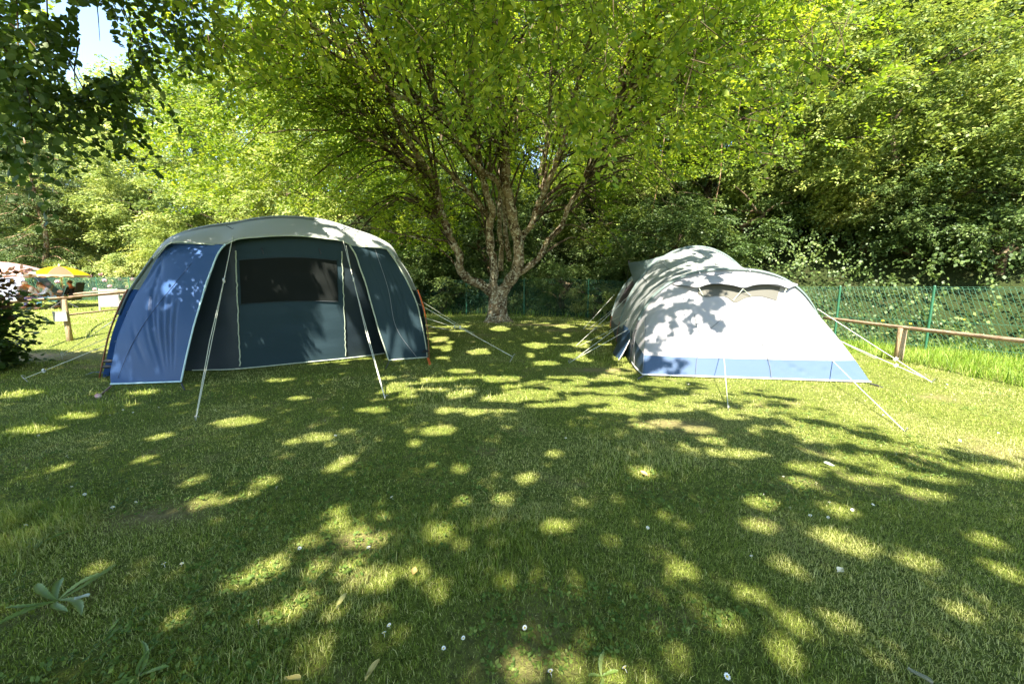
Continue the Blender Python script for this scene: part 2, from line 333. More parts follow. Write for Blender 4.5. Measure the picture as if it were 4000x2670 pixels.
def lit_mask(x, y):
    """True where the sun reaches the ground"""
    lit = np.zeros(x.shape, bool)
    # open lawn on the right, meadow on the left
    bx = np.interp(y, [1.0, 2.6, 3.2, 3.9, 4.6, 5.3, 6.5, 9.5, 10.5], [6, 3.75, 3.4, 3.3, 2.75, 2.3, 3.0, 3.9, 3.9])
    w = noise(x*2.2, y*2.2, 4); w2 = noise(x*5, y*5, 5)*.55+noise(x*13, y*13, 15)*.45
    lit |= (x+.7*(w-.5)+1.1*(w2-.5) > bx) & (y < 10.3)
    semi = (x > bx-1.2) & (x <= bx+.4) & (y > 2.5) & (y < 10); lit |= semi & (w2 > .52)
    semi2 = (x > -1.7) & (x < 3) & (y > 3.9) & (y < 5.6); lit |= semi2 & (noise(x*3.2, y*6, 6) > .56)
    lit &= ~((np.abs(x+.42) < .8) & (y > 11) & (y < 13.5)); semi3 = (np.abs(x+.42) > .7) & (x > -3) & (x < 3) & (y > 6.5) & (y < 12); lit |= semi3 & (noise(x*3, y*3.5, 8) > .72)
    mx = -7.2-.25*(y-8)+.8*(w-.5)
    lit |= (x < mx) & (y > 7.6+.8*(w-.5)) & (y < 24)
    return lit
# ------------------------------------------------------------------ foliage
def spray_leaves(C, D, Nn, L, length, ll, lw, r, droop=.25, big=False, jit=.35):
    """C,D,Nn (S,3) centre / direction / normal of each spray -> leaf vertices (n,k,3)"""
    S = len(C); D = norm(D); Nn = norm(Nn-D*np.sum(Nn*D, 1, keepdims=True)); Sx = np.cross(Nn, D)
    t = (np.arange(L)+.5)/L; side = np.where(np.arange(L) % 2 == 0, 1., -1.)
    ln = length*(r.random((S, 1))*.6+.7)
    pos = C[:, None]+D[:, None]*(ln*(t[None]-.3))[..., None]+r.normal(0, length*.07, (S, L, 3))
    pos[..., 2] -= droop*ln*(t**2)[None]
    ang = (1-t)[None]*.5+.65+r.normal(0, .3, (S, L))
    d = D[:, None]*np.cos(ang)[..., None]+Sx[:, None]*(np.sin(ang)*side[None])[..., None]
    d = norm(d+r.normal(0, .22, d.shape)+np.array([0, 0, -droop*.9]))
    n = norm(Nn[:, None]+r.normal(0, jit, d.shape)); n = norm(n-d*np.sum(n*d, -1, keepdims=True)); s = np.cross(n, d)
    k = (r.random((S, L, 1))*.6+.7); a = ll*k; w = lw*k*.5
    if big:
        pts = [pos, pos+d*a*.28-s*w*.9-n*w*.1, pos+d*a*.65-s*w*.85-n*w*.1, pos+d*a, pos+d*a*.65+s*w*.85-n*w*.1, pos+d*a*.28+s*w*.9-n*w*.1]
    else:
        pts = [pos, pos+d*a*.45-s*w, pos+d*a, pos+d*a*.45+s*w]
    return np.stack(pts, 2).reshape(S*L, len(pts), 3)
def leaves_object(name, LV, tint, material, parent=None):
    n, k = LV.shape[:2]
    if n == 0: return None
    idx = np.arange(n*k).reshape(n, k)
    if k == 4: polys = [idx]; tn = tint
    else: polys = [np.concatenate([idx[:, [0, 1, 2, 3]], idx[:, [0, 3, 4, 5]]])]; tn = np.concatenate([tint, tint])
    me = fast_mesh(name, LV.reshape(-1, 3), polys, tn)
    return link_mesh(name, me, material, parent)
def sunfilter(LV, tint):
    x, y = shadow_xy(LV.mean(1)); k = ~lit_mask(x, y); xs, ys = shadow_xy(LV)
    for (a, b, rx, ry) in FLK:
        near = k & (np.abs(x-a) < 1.3*rx+.03) & (np.abs(y-b) < 1.3*ry+.03)
        i = np.nonzero(near)[0]; wob = .45+1.25*noise(x[i]*9+a*3, y[i]*9, 77); k[i] &= ~((((x[i]-a)/(rx+.012))**2+((y[i]-b)/(ry+.012))**2 < wob))
    return LV[k], tint[k]
def px_filter(LV, tint, test):
    a, b, w = proj(LV.mean(1)); k = ~((w > 0) & test(a, b, w)); return LV[k], tint[k]

# ------------------------------------------------------------------ central tree
def pl(pts, y0, y1, px0=None):
    """polyline of photo positions with depth running from y0 to y1 along it"""
    n = len(pts); return np.array([P(a, b, y0+(y1-y0)*(i/(n-1))**1.2) for i, (a, b) in enumerate(pts)])
TY = 11.5
LIMBS = [  # (points, depth start, depth end, radius start, radius end)
 ([(1947,1300),(1946,1262),(1942,1225),(1944,1180),(1946,1140),(1948,1120)], TY, TY, None, None),
 ([(1946,1165),(1915,1140),(1886,1115),(1824,1085),(1796,1049),(1794,988),(1763,937),(1745,886),(1722,824),(1710,753),(1692,692),(1656,641),(1612,575),(1560,480),(1520,380),(1500,280)], TY, 8.6, .15, .045),
 ([(1745,886),(1700,815),(1667,753),(1640,715),(1622,660),(1560,600),(1480,560),(1400,540)], 10.6, 8.4, .09, .03),
 ([(1940,1150),(1928,1100),(1931,1049),(1916,957),(1914,875),(1924,830),(1901,753),(1884,687),(1868,600),(1850,500),(1842,380),(1840,240),(1850,80),(1855,-100)], TY, 9.0, .135, .04),
 ([(1914,875),(1906,845),(1865,789),(1804,722),(1753,671),(1692,615),(1640,560),(1590,480),(1540,430),(1400,330),(1250,250),(1080,200)], 11.2, 7.4, .07, .02),
 ([(2033,960),(2001,893),(1976,797),(1944,714),(1887,663),(1823,606),(1772,510),(1708,434),(1644,408),(1540,370),(1440,290),(1330,190),(1200,90)], 11.3, 6.6, .1, .03),
 ([(1950,1155),(1998,1090),(2023,1034),(2024,957),(2008,881),(1998,819),(1983,743),(1977,666),(1975,600),(1962,480),(1950,350),(1935,200),(1925,40),(1920,-120)], TY, 8.6, .19, .05),
 ([(2022,1000),(2044,916),(2074,881),(2100,804),(2131,743),(2156,677),(2182,600),(2215,500),(2240,400),(2262,300),(2300,160),(2340,0)], 11.4, 8.6, .1, .035),
 ([(2090,840),(2110,794),(2125,702),(2130,600),(2142,480),(2150,380),(2155,250),(2170,100)], 11.2, 9.4, .07, .035),
 ([(2010,1075),(2049,1054),(2110,998),(2136,947),(2192,886),(2222,804),(2273,728),(2300,665),(2333,574),(2384,478),(2430,380),(2480,260),(2560,120),(2640,0)], TY, 7.8, .1, .03),
 ([(2300,690),(2345,640),(2416,561),(2512,485),(2607,434),(2700,420),(2800,415)], 10.3, 7.6, .06, .015),
 ([(1957,1059),(1957,957),(1952,855),(1955,753),(1985,640),(2010,500),(2025,350),(2035,150)], 11.8, 10.5, .08, .04),
 ([(1990,1020),(1975,900),(1962,760),(1945,620),(1915,480),(1905,330),(1890,150)], 11.9, 11.0, .075, .035),
 ([(1880,660),(1850,560),(1835,430),(1800,330),(1760,200),(1730,60)], 10.2, 8.8, .07, .025),
 ([(1708,434),(1690,330),(1670,250),(1620,170),(1590,60),(1575,-50)], 9.3, 7.6, .08, .03),
 ([(1644,408),(1560,300),(1500,200),(1430,100),(1400,0)], 8.9, 7.2, .06, .02),
 ([(1710,753),(1640,650),(1560,560),(1440,460),(1330,400),(1200,330),(1050,290),(900,250)], 10, 7.2, .06, .015),
 ([(1560,560),(1450,520),(1300,510),(1160,505),(1000,520)], 9.0, 7.6, .035, .01),
 ([(2273,728),(2330,560),(2380,400),(2440,330),(2560,290),(2700,200),(2850,60)], 10, 6.6, .06, .015),
 ([(2430,380),(2520,310),(2650,300),(2780,280),(2900,260)], 8.6, 6.6, .035, .01),
 ([(1796,1049),(1740,990),(1700,960),(1620,930),(1500,900),(1380,870)], 11.3, 9.6, .035, .012),
 ([(2384,478),(2440,250),(2500,100),(2520,-60)], 8.9, 7.4, .06, .02),
]
tree = empty('spreading_tree', tuple(G(1946, 1262, .3)))
tag(tree, 'big multi-stemmed tree with lichen-spotted limbs fanning out between the two tents', 'tree')
tb = Vector(tree.location)
mb = MB(); limb_pts = []
for k, (pp, a, b, r0, r1) in enumerate(LIMBS):
    pts = pl(pp, a, b)
    q = spline(pts, len(pts)*4)
    if r0 is None:
        tz = spline(pl(pp, a, b), 26); th = np.linspace(0, 2*math.pi, 37)[:-1]; V_ = []
        for p in tz:
            hgt = p[2]-tb[2]; fl_ = math.exp(-max(hgt+.05, 0)/.16); rr = .235+.035*math.exp(-abs(hgt-.95)/.3)+.19*fl_+.05*math.exp(-max(hgt, 0)/.5)
            V_.append([p+np.array([math.cos(t), math.sin(t), 0])*rr*(1+(.05+.17*fl_)*math.cos(5*t+.6)+(.03+.06*fl_)*math.cos(9*t+2)+.02*math.sin(13*t+hgt*3)) for t in th])
        V_ = np.array(V_)-np.array(tb); V_ = np.concatenate([V_, V_[:, :1]], 1); mb.grid(V_); continue
        q = q.copy(); rad = np.interp(np.linspace(0, 1, len(q)), [0, .18, .35, .6, 1], [.42, .34, .28, .25, .24])
    else:
        q = q+np.stack([rng.normal(0, .012, len(q)) for _ in range(3)], 1); rad = r0+(r1-r0)*np.linspace(0, 1, len(q))**.8
        rad = rad*(1+.08*np.sin(np.arange(len(q))*1.7)+rng.normal(0, .05, len(q)))
        m = q[:, 2] > 2.2; limb_pts.append((q[m], rad[m]))
    mb.tube(q-np.array(tb), rad, 12 if r0 is None else 9)
mb.build('trunk', M['bark'], tree, smooth=True)
# secondary branches reaching into the crown
tips = []; mb = MB(); allp = np.concatenate([q for q, r in limb_pts]); allr = np.concatenate([r for q, r in limb_pts])
axis = np.array([-.3, 11.3])
for k in range(430):
    i = rng.integers(len(allp)); p = allp[i]; r0 = min(allr[i]*.45, .035)
    out = p[:2]-axis; out = out/(np.linalg.norm(out)+.3); an = rng.normal(0, .7)
    out = np.array([out[0]*math.cos(an)-out[1]*math.sin(an), out[0]*math.sin(an)+out[1]*math.cos(an)])
    L = rng.uniform(1.2, 3.6); rise = rng.uniform(-.25, .75)
    e = p+np.array([out[0]*L, out[1]*L, rise*L]); m = p*.5+e*.5+np.array([0, 0, .18*L])+rng.normal(0, .1, 3)
    sx_, sy_ = shadow_xy(np.array([m, e]))
    if lit_mask(sx_, sy_).any(): continue
    if 1750 < proj(e)[0][0] < 2330 and proj(e)[1][0] > 600: continue
    if ((proj(np.array([m, e]))[0] < 640) & (proj(np.array([m, e]))[1] < 520)).any(): continue
    q = spline([p, m, e+np.array([0, 0, -.12*L])], 9); mb.tube(q, np.linspace(r0, .005, 9), 5, cap=False); tips.append(q)
    for j in range(2):
        s = q[rng.integers(3, 8)]; e2 = s+np.array([*(rng.normal(0, .6, 2)+out*.5), rng.uniform(-.4, .35)]); q2 = spline([s, (s+e2)/2+[0, 0, .08], e2], 5)
        mb.tube(q2, np.linspace(.009, .003, 5), 4, cap=False); tips.append(q2)
o = mb.build('branches', M['bark_dark'], tree, smooth=True); o.location = -tb
def crown_ok(C):
    """inside the crown: an umbrella that comes low on the left and lifts over the lawn"""
    x, y, z = C[:, 0], C[:, 1], C[:, 2]
    e = ((x+.8)/8.3)**2+((y-9.5)/7.2)**2
    zb = 3.0+1.5*ss(-2.2, .2, x)*(1-ss(1.5, 4.5, x))*ss(8, 10, y)+.9*ss(0, 5, 11-y)+.8*ss(1.2, 3.5, x)
    zb = zb-1.0*ss(1, 3, -x)*ss(8.5, 10.5, y)
    zt = 10.6*np.sqrt(np.maximum(1-e*.75, .05))
    return (e < 1) & (z > zb) & (z < zt)
S = 34000
C_shade = np.stack([rng.uniform(-2.4, 1.5, 1500), rng.uniform(2.6, 6.4, 1500), rng.uniform(7.4, 9.8, 1500)], 1)  # extra leaf sprays out of view, added to shade the trunk
C = np.stack([rng.uniform(-9.5, 8, S), rng.uniform(2.2, 17, S), rng.uniform(2, 10.6, S)], 1); C = C[crown_ok(C)]
cl = noise(C[:, 0]*.9+C[:, 2]*.4, C[:, 1]*.9-C[:, 2]*.7, 11)*.6+noise(C[:, 0]*2+7, C[:, 2]*2.5+C[:, 1], 12)*.4; C = C[cl > np.where(C[:, 2] > 6.8, .3, .42)]
T = np.concatenate(tips); T = T[rng.integers(len(T), size=5200)]+rng.normal(0, .16, (5200, 3))
C = np.concatenate([C, T, C_shade])
D = np.c_[C[:, :2]-axis, np.zeros(len(C))]; D = norm(D)+rng.normal(0, .55, C.shape); D[:, 2] = rng.normal(-.12, .22, len(C))
Nn = np.array([0, 0, 1.])+rng.normal(0, .35, C.shape)
LV = spray_leaves(C, D, Nn, 14, .42, .082, .05, rng)
tint = np.clip(.5+.5*(noise(LV[:, 0, 0]*1.3, LV[:, 0, 2]*1.3, 2)-.5)+rng.normal(0, .16, len(LV))-.02, 0, 1)
a, b, w = proj(LV.mean(1)); dist = np.linalg.norm(LV.mean(1)-[0, 0, CAMH], axis=1)
keep = ~((a > 1750) & (a < 2330) & (b > 640) & (LV[:, 0, 1] < 11.6) & (rng.random(len(LV)) < .93)) & (dist > 3.0)
keep &= ~((a > 1500) & (a < 2650) & (b > 230) & (b < 700) & (w > 0) & (LV[:, 0, 1] < 10.4) & (rng.random(len(LV)) < .72))
keep &= ~((a < 430) & (b > 300)) & ~((a < 1450) & (b > 840)) & ~((a > 1450) & (b > 1000)) & ~((a > 2450) & (b > 560+.2*(3400-a)) & (w > 0) & (LV[:, 0, 1] < 13))
keep &= ~((((a-350)/150)**2+((b-150)/250)**2 < 1) & (w > 0))
keep &= ~((((a-1400)/190)**2+((b-120)/110)**2 < 1) & (w > 0) & (rng.random(len(LV)) < .7))
LV, tint = sunfilter(LV[keep], tint[keep])
o = leaves_object('crown', LV, tint, M['leaf'], tree); o.location = -tb
print('central leaves', len(LV))

# near hanging sprigs of the same tree above the lawn (long leaves)
def sprigs(n, box, Lmin, r, ll=.085, lw=.042):
    Cs = []; Ds = []; tw = MB()
    for k in range(n):
        px, py, d = r.uniform(*box[0]), r.uniform(*box[1]), r.uniform(*box[2]); p = P(px, py, d)
        dr = np.array([r.normal(0, .5), r.normal(-.2, .5), r.uniform(-.75, -.1)]); dr /= np.linalg.norm(dr); L = r.uniform(Lmin, Lmin*2)
        q = np.array([p-dr*L*.5+[0, 0, .04], p, p+dr*L*.5-[0, 0, .05]]); tw.tube(q, [.005, .004, .002], 4, cap=False)
        for t in np.linspace(-.5, .5, 3): Cs.append(p+dr*L*t+r.normal(0, .03, 3)); Ds.append(dr+r.normal(0, .25, 3))
    return np.array(Cs), np.array(Ds), tw
Cs = []; Ds = []; TW = MB()
for n, box in [(78, ((1550, 2900), (-60, 220), (3.8, 5.4))), (38, ((1750, 2400), (150, 480), (4.2, 5.6))), (70, ((2350, 3300), (-80, 420), (3.9, 6.0))), (12, ((2150, 2450), (300, 560), (3.8, 4.6))),
               (34, ((2500, 3050), (380, 640), (4.4, 6.0))), (60, ((700, 1600), (-60, 260), (4.0, 5.8)))]:
    c, d, tw = sprigs(n, box, .3, rng); Cs.append(c); Ds.append(d); TW.add(np.concatenate(tw.v), tw.f)
Cs = np.concatenate(Cs); Ds = np.concatenate(Ds)
LV = spray_leaves(Cs, Ds, np.array([0, -.3, 1.])+rng.normal(0, .3, Cs.shape), 12, .34, .082, .043, rng, droop=.35, big=True, jit=.55)
tint = np.clip(.55+rng.normal(0, .26, len(LV)), 0, 1)
LV, tint = sunfilter(LV, tint)
o = leaves_object('hanging_leaves', LV, tint, M['leaf'], tree); o.location = -tb
o = TW.build('twigs', M['bark_dark'], tree); o.location = -tb

# ------------------------------------------------------------------ the tree whose boughs hang over the viewer (top left, shades the lawn)
ot = empty('overhanging_tree', (-5.2, -3.2, 0)); ob = np.array(ot.location)
tag(ot, 'dark shaded tree whose leafy twigs hang into the top left corner of the view', 'tree')
mb = MB(); mb.tube(spline([(-5.2, -3.2, -.1), (-5.3, -3.1, 1.5), (-5.1, -3, 3.4), (-4.8, -2.6, 5.6), (-4.4, -2.2, 8)], 20)-ob, np.linspace(.34, .1, 20), 10)
hang = []
for (e, r0) in [((-3.0, 1.6, 5.2), .1), ((-5.5, 2.4, 4.9), .1), ((.5, .5, 6.4), .1), ((-7.5, 1, 5.4), .09), ((-1, -4, 6.5), .1), ((2.4, -1, 6.8), .08), ((-8.5, -3, 6), .09), ((-2.2, 3.0, 5.6), .07), ((1.5, -4, 7), .08)]:
    s = np.array([-5.0, -2.9, rng.uniform(3, 5.5)]); e = np.array(e, float)
    q = spline([s, s*.6+e*.4+[0, 0, .8], e], 12); mb.tube(q-ob, np.linspace(r0, .02, 12), 6)
    for j in range(14):
        p = q[rng.integers(3, 12)]; e2 = p+np.array([*rng.normal(0, 1.1, 2), rng.normal(0, .35)])
        pa_, pb_, pw_ = proj(np.array([p, e2]))
        if ((pw_ > 0) & (pb_ > -250) & (pa_ > -400) & (pa_ < 4400)).any(): continue
        mb.tube(spline([p, (p+e2)/2+[0, 0, .15], e2], 5)-ob, np.linspace(.018, .004, 5), 4, cap=False)
# twigs hanging at the top left of the view
tw = []
for (a0, b0, a1, b1, d) in [(60, -120, 20, 640, 2.7), (-40, 100, 130, 560, 2.6), (180, -120, 150, 430, 2.9), (300, -150, 300, 200, 2.9), (310, 150, 330, 420, 2.9), (400, -120, 520, 230, 3.1), (480, -120, 640, 140, 3.2),
                         (240, 180, 420, 520, 3.0), (0, 300, 250, 420, 2.8), (-60, 500, 60, 660, 2.6), (360, -100, 390, 160, 3), (520, 150, 560, 330, 3.3), (-80, 0, 200, 250, 2.7), (100, 100, 330, 330, 3.0), (430, 260, 500, 400, 3.1), (330, 330, 390, 540, 3.0), (-60, 200, 20, 480, 2.5), (640, -100, 760, 180, 3.6), (120, 300, 230, 520, 2.9)]:
    p, e = P(a0, b0, d*1.4), P(a1, b1, d*1.4-.15); q = spline([p, (p+e)/2+rng.normal(0, .05, 3), e], 8); mb.tube(q-ob, np.linspace(.009, .0025, 8), 4, cap=False); tw.append(q)
mb.build('trunk', M['bark_dark'], ot, smooth=True)
Cs = []; Ds = []
for q in tw:
    for i in range(8):
        for j in range(3): Cs.append(q[i]+rng.normal(0, .13, 3)); Ds.append(q[min(i+1, 7)]-q[max(i-1, 0)]+rng.normal(0, .25, 3))
Cs = np.array(Cs); Ds = np.array(Ds)
LV = spray_leaves(Cs, Ds, np.array([-.2, -.5, 1.])+rng.normal(0, .5, Cs.shape), 8, .3, .078, .048, rng, droop=.4, big=True, jit=.6)

tint = np.clip(.4+rng.normal(0, .18, len(LV)), 0, 1)
keep = np.ones(len(LV), bool); a, b, w = proj(LV.mean(1))
keep &= ~((((a-372)/75)**2+((b-170)/140)**2 < 1) | (((a-215)/60)**2+((b-20)/50)**2 < 1) | (((a-455)/60)**2+((b-240)/60)**2 < 1) | (((a-300)/40)**2+((b-310)/60)**2 < 1))
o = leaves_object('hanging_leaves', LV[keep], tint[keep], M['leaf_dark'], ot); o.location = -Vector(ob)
# crown over the viewer
S = 38000
C = np.stack([rng.uniform(-10.5, 5.5, S), rng.uniform(-9, 4.2, S), rng.uniform(4.6, 9.5, S)], 1)
a, b, w = proj(C); C = C[~((w > 0) & (b > -160) & (a > -300) & (a < 4300))]
sx, sy = shadow_xy(C); k = (sy > -2.5) & (sy < 10.5) & (sx < 5.5) & (sx > -11); C = C[k]
D = rng.normal(0, 1, C.shape); D[:, 2] *= .3
LV = spray_leaves(C, D, np.array([-.1, -.5, 1.])+rng.normal(0, .35, C.shape), 13, .42, .08, .054, rng)
tint = np.clip(.45+rng.normal(0, .15, len(LV)), 0, 1)
LV, tint = sunfilter(LV, tint)
a, b, w = proj(LV.mean(1)); k = ~((w > 0) & (b > -40) & (a > -40) & (a < 4040)); LV, tint = LV[k], tint[k]
print('overhang leaves', len(LV))
o = leaves_object('crown', LV, tint, M['leaf'], ot); o.location = -Vector(ob)

# ------------------------------------------------------------------ woodland: crowns built once, copied tree by tree
def crown_proto(seed, Rr, H, ll, nclump, per, L, z0=1.2):
    r = np.random.default_rng(seed); Cs = []; Ds = []
    for k in range(nclump):
        u = norm(r.normal(0, 1, 3)); u[2] = u[2]*.9+.15; s = r.uniform(.55, 1)**.6
        c = np.array([u[0]*Rr*s, u[1]*Rr*s, z0+H/2+u[2]*H/2*s])*(1+r.normal(0, .06)); cr = r.uniform(.15, .3)*Rr
        p = c+norm(r.normal(0, 1, (per, 3)))*(r.random((per, 1))**.45)*np.array([cr, cr, cr*.6])
        p[:, 2] -= .25*np.hypot(p[:, 0]-c[0], p[:, 1]-c[1])
        Cs.append(p); o_ = np.array([c[0], c[1], 0]); Ds.append(norm(p-c)*.8+norm(o_)*.6+r.normal(0, .3, p.shape))
    C = np.concatenate(Cs); D = np.concatenate(Ds); D[:, 2] = D[:, 2]*.4-.15
    Nn = norm(np.c_[C[:, :2]*.3/Rr, np.ones(len(C))])+r.normal(0, .5, C.shape)+[0, 0, 0]
    LV = spray_leaves(C, D, Nn, L, ll*4.5, ll, ll*.6, r)
    cn = np.repeat(np.repeat(r.normal(0, .13, nclump), per), L)
    tint = np.clip(.5+cn+r.normal(0, .15, len(LV)), 0, 1)
    return LV, tint
def trunk_proto(seed, Hh, Rr, r0=.16):
    r = np.random.default_rng(seed); mb = MB(); t = [np.array([0, 0, -.6])]
    for k in range(6): t.append(np.array([r.normal(0, .12)*(k+1)**.5, r.normal(0, .12)*(k+1)**.5, Hh*(k+1)/6]))
    q = spline(t, 16); mb.tube(q, np.linspace(r0, .03, 16), 7)
    for k in range(12):
        p = q[r.integers(4, 14)]; an = r.uniform(0, 6.28); L = r.uniform(.4, .85)*Rr
        e = p+np.array([math.cos(an)*L, math.sin(an)*L, r.uniform(.1, .6)*L]); mb.tube(spline([p, (p+e)/2+[0, 0, .1], e], 6), np.linspace(.05, .01, 6), 5, cap=False)
    return mb
PROTO = {}
def make_proto(key, seed, Rr, H, ll, nc, per, L, leafm, barkm, z0=1.2):
    LV, tint = crown_proto(seed, Rr, H, ll, nc, per, L, z0)
    root = empty('broadleaf_tree'); leaves_object('crown', LV, tint, leafm, root)
    trunk_proto(seed+50, z0+H*.8, Rr).build('trunk', barkm, root, smooth=True); root['used'] = 0; PROTO[key] = root
make_proto('n1', 21, 2.9, 6.6, .105, 100, 34, 13, M['leaf_wood'], M['bark_dark'], -.3)
make_proto('n2', 22, 2.6, 7.6, .1, 100, 34, 13, M['leaf_wood'], M['bark_dark'], -.3)
make_proto('n3', 23, 3.2, 6.6, .11, 96, 34, 13, M['leaf_ivy'], M['bark_dark'], -.4)
make_proto('f1', 24, 4.3, 10.5, .17, 120, 34, 13, M['leaf_pale'], M['bark_dark'], -.2)
make_proto('f2', 25, 3.8, 11.3, .16, 120, 34, 13, M['leaf_pale'], M['bark_dark'], -.2)
make_proto('b1', 26, 1.5, 2.2, .085, 34, 36, 11, M['leaf_pale'], M['bark_dark'], .1)
make_proto('b2', 27, 1.4, 1.9, .08, 34, 36, 11, M['leaf_ivy'], M['bark_dark'], .1)
def place_tree(key, x, y, s, sz=1, rz=None, label=None, group=None, name=None, cat='tree', dz=0):
    p = PROTO[key]
    if p['used'] == 0: root = p; p['used'] = 1
    else:
        root = p.copy(); COL.objects.link(root)
        for ch in [c for c in bpy.data.objects if c.parent == p]:
            c = ch.copy(); COL.objects.link(c); c.parent = root
    root.location = (x, y, float(zg(np.array([x]), np.array([y]))[0])-.1+dz); root.rotation_euler = (0, 0, rng.uniform(0, 6.28) if rz is None else rz)
    root.scale = (s, s, s*sz)
    if name: root.name = name
    tag(root, label, cat, group)
    return root
def px_tree(px, D, *a, **k): return place_tree(a[0], (px-2000)/F*D, D, *a[1:], **k)
W = 'trees of the wood behind the green fence'
# right bank
px_tree(3420, 11.6, 'n1', .95, 1.0, label='leafy tree over the fence right of the white tent, its skirt nearly on the mesh', group=W)
px_tree(3960, 9.6, 'n1', .8, 1.0, label='bright round tree at the right edge just behind the chain link fence', group=W, dz=-.6)
px_tree(3050, 13.6, 'n2', 1.0, 1.0, label='tree with a bright skirt rising straight behind the white tent roof', group=W)
px_tree(3700, 13.2, 'n3', 1.1, 1.25, label='dark ivy-leaved tree in the gloom above the second green fence post', group=W)
px_tree(4080, 12.8, 'n2', 1.15, 1.2, label='tall tree filling the top right corner of the view', group=W)
px_tree(3300, 15.5, 'n1', 1.3, 1.35, label='tall sunny tree high on the bank at the upper right', group=W)
px_tree(2750, 16.5, 'n3', 1.2, 1.4, label='dark tree on the bank left of the white tent hidden by hanging creepers', group=W)
px_tree(3780, 17.0, 'n2', 1.5, 1.4, label='tallest sunlit tree on the right bank reaching out of the picture', group=W)
px_tree(2480, 18.5, 'n1', 1.3, 1.4, label='yellow-green tree between the right limbs of the spreading tree and the bank', group=W)
px_tree(2950, 19.5, 'n2', 1.6, 1.4, label='high crown behind the right boughs of the spreading tree', group=W)
px_tree(4350, 15, 'n1', 1.4, 1.5, label='tree cut off by the right edge of the view', group=W)
# behind the spreading tree
px_tree(2120, 19.5, 'n3', 1.3, 1.5, label='dim ivy-clad tree right behind the trunk of the spreading tree', group=W)
px_tree(1780, 20, 'n3', 1.25, 1.6, label='dim tree seen left of the central trunk between its limbs', group=W)
px_tree(1450, 19.5, 'n1', 1.3, 1.3, label='green tree rising just right of the blue tent peak', group=W)
px_tree(2280, 24, 'n2', 1.9, 1.4, label='tall crown far behind the central tree', group=W)
px_tree(1650, 25, 'n1', 1.9, 1.5, label='broad crown far up the slope behind the left limbs', group=W)
px_tree(2600, 13.4, 'n3', .75, .85, label='ivy-smothered small tree just left of the white tent hump', group=W)
px_tree(1900, 16.6, 'n3', .8, .95, label='ivy-smothered tree directly behind the central trunk fork', group=W)
px_tree(2330, 16.2, 'n2', .85, .9, label='slim light-leaved tree between the central trunk and the white tent', group=W)
px_tree(1620, 17.4, 'n3', .9, .9, label='dark tree between the blue tent roof and the central trunk', group=W)
px_tree(3560, 19.5, 'n1', 1.7, 1.5, label='crown at the top of the right bank left of the tallest one', group=W)
px_tree(3180, 23, 'n2', 2.0, 1.5, label='far crown closing the gap at the upper right centre', group=W)
px_tree(2680, 24, 'n1', 2.1, 1.5, label='far crown seen through the right boughs of the spreading tree', group=W)
px_tree(1950, 29, 'n2', 2.4, 1.5, label='farthest crown straight above the central trunk', group=W)
px_tree(3600, 10.6, 'n3', .6, .8, label='low dark tree leaning over the fence between the two posts', group=W, dz=-.3)
px_tree(780, 22.8, 'n1', .8, .75, label='low green tree touching the top of the blue tent on its left', group=W)
# left, pale in full sun
px_tree(1180, 22, 'f2', .78, .85, label='pale sunny tree directly above the blue tent peak', group=W)
px_tree(900, 24.5, 'f1', .82, .8, label='pale tree above the left shoulder of the blue tent', group=W)
px_tree(640, 27, 'f2', .9, .85, label='pale rounded tree left of the blue tent behind the pink hydrangeas', group=W)
px_tree(420, 29, 'f1', .85, .78, label='cream-green tree behind the fence to the right of the yellow parasol', group=W)
px_tree(1330, 29, 'f1', 1.25, 1.1, label='far sunlit tree high above the right half of the blue tent', group=W)
px_tree(1000, 32, 'f2', 1.25, 1.05, label='far sunlit tree high above the left half of the blue tent', group=W)
px_tree(700, 36, 'f1', 1.3, 1.15, label='far hazy tree on the skyline left of the central crown', group=W)
px_tree(400, 40, 'f2', 1.2, .95, label='far tree under the patch of blue sky', group=W)
px_tree(20, 34, 'f1', 1.3, 1.2, label='tall far tree behind the hanging twigs at the left edge', group=W)
px_tree(180, 29, 'n3', 1.5, .9, label='far tree behind the drooping conifer', group=W)
px_tree(-250, 30, 'f1', 1.3, 1.4, label='tree cut off by the left edge of the view', group=W)
# shrubs at the fence
SB = 'shrubs along the green fence'
for (px, D, key, s, lab, dz) in [(560, 23.4, 'b1', 1.15, 'hydrangea-like shrub with pale leaves left of the blue tent', 0), (380, 24.6, 'b1', 1.1, 'pale shrub behind the fence right of the camping chair', 0), (200, 25.6, 'b2', 1.3, 'dark shrub behind the fence beneath the yellow parasol', 0),
     (1720, 15.6, 'b2', 1.1, 'dark shrub left of the central trunk', 0), (2200, 14.6, 'b2', .95, 'shrub right of the central trunk behind the gleaming mesh', 0), (2330, 13.9, 'b1', .62, 'bright little shrub at the left side of the white tent', 0), (1560, 16.2, 'b2', 1.2, 'ivy shrub just right of the blue tent', 0),
     (3340, 11.4, 'b1', .75, 'light shrub hanging over the fence right of the white dome', .4), (3560, 10.3, 'b2', .85, 'dark shrub behind the second green post', 0), (3880, 9.0, 'b2', .8, 'dark shrub at the right edge behind the mesh', 0), (2420, 14.8, 'b2', 1.1, 'dark shrub behind the left end of the white tent', 0),
     (2650, 14.4, 'b2', 1.2, 'dark shrub above the white tent window hood', 0), (2900, 13.6, 'b2', 1.1, 'dark shrub above the peak of the white tent', 0)]:
    px_tree(px, D, key, s, label=lab, group=SB, name='shrub', cat='shrub', dz=dz)
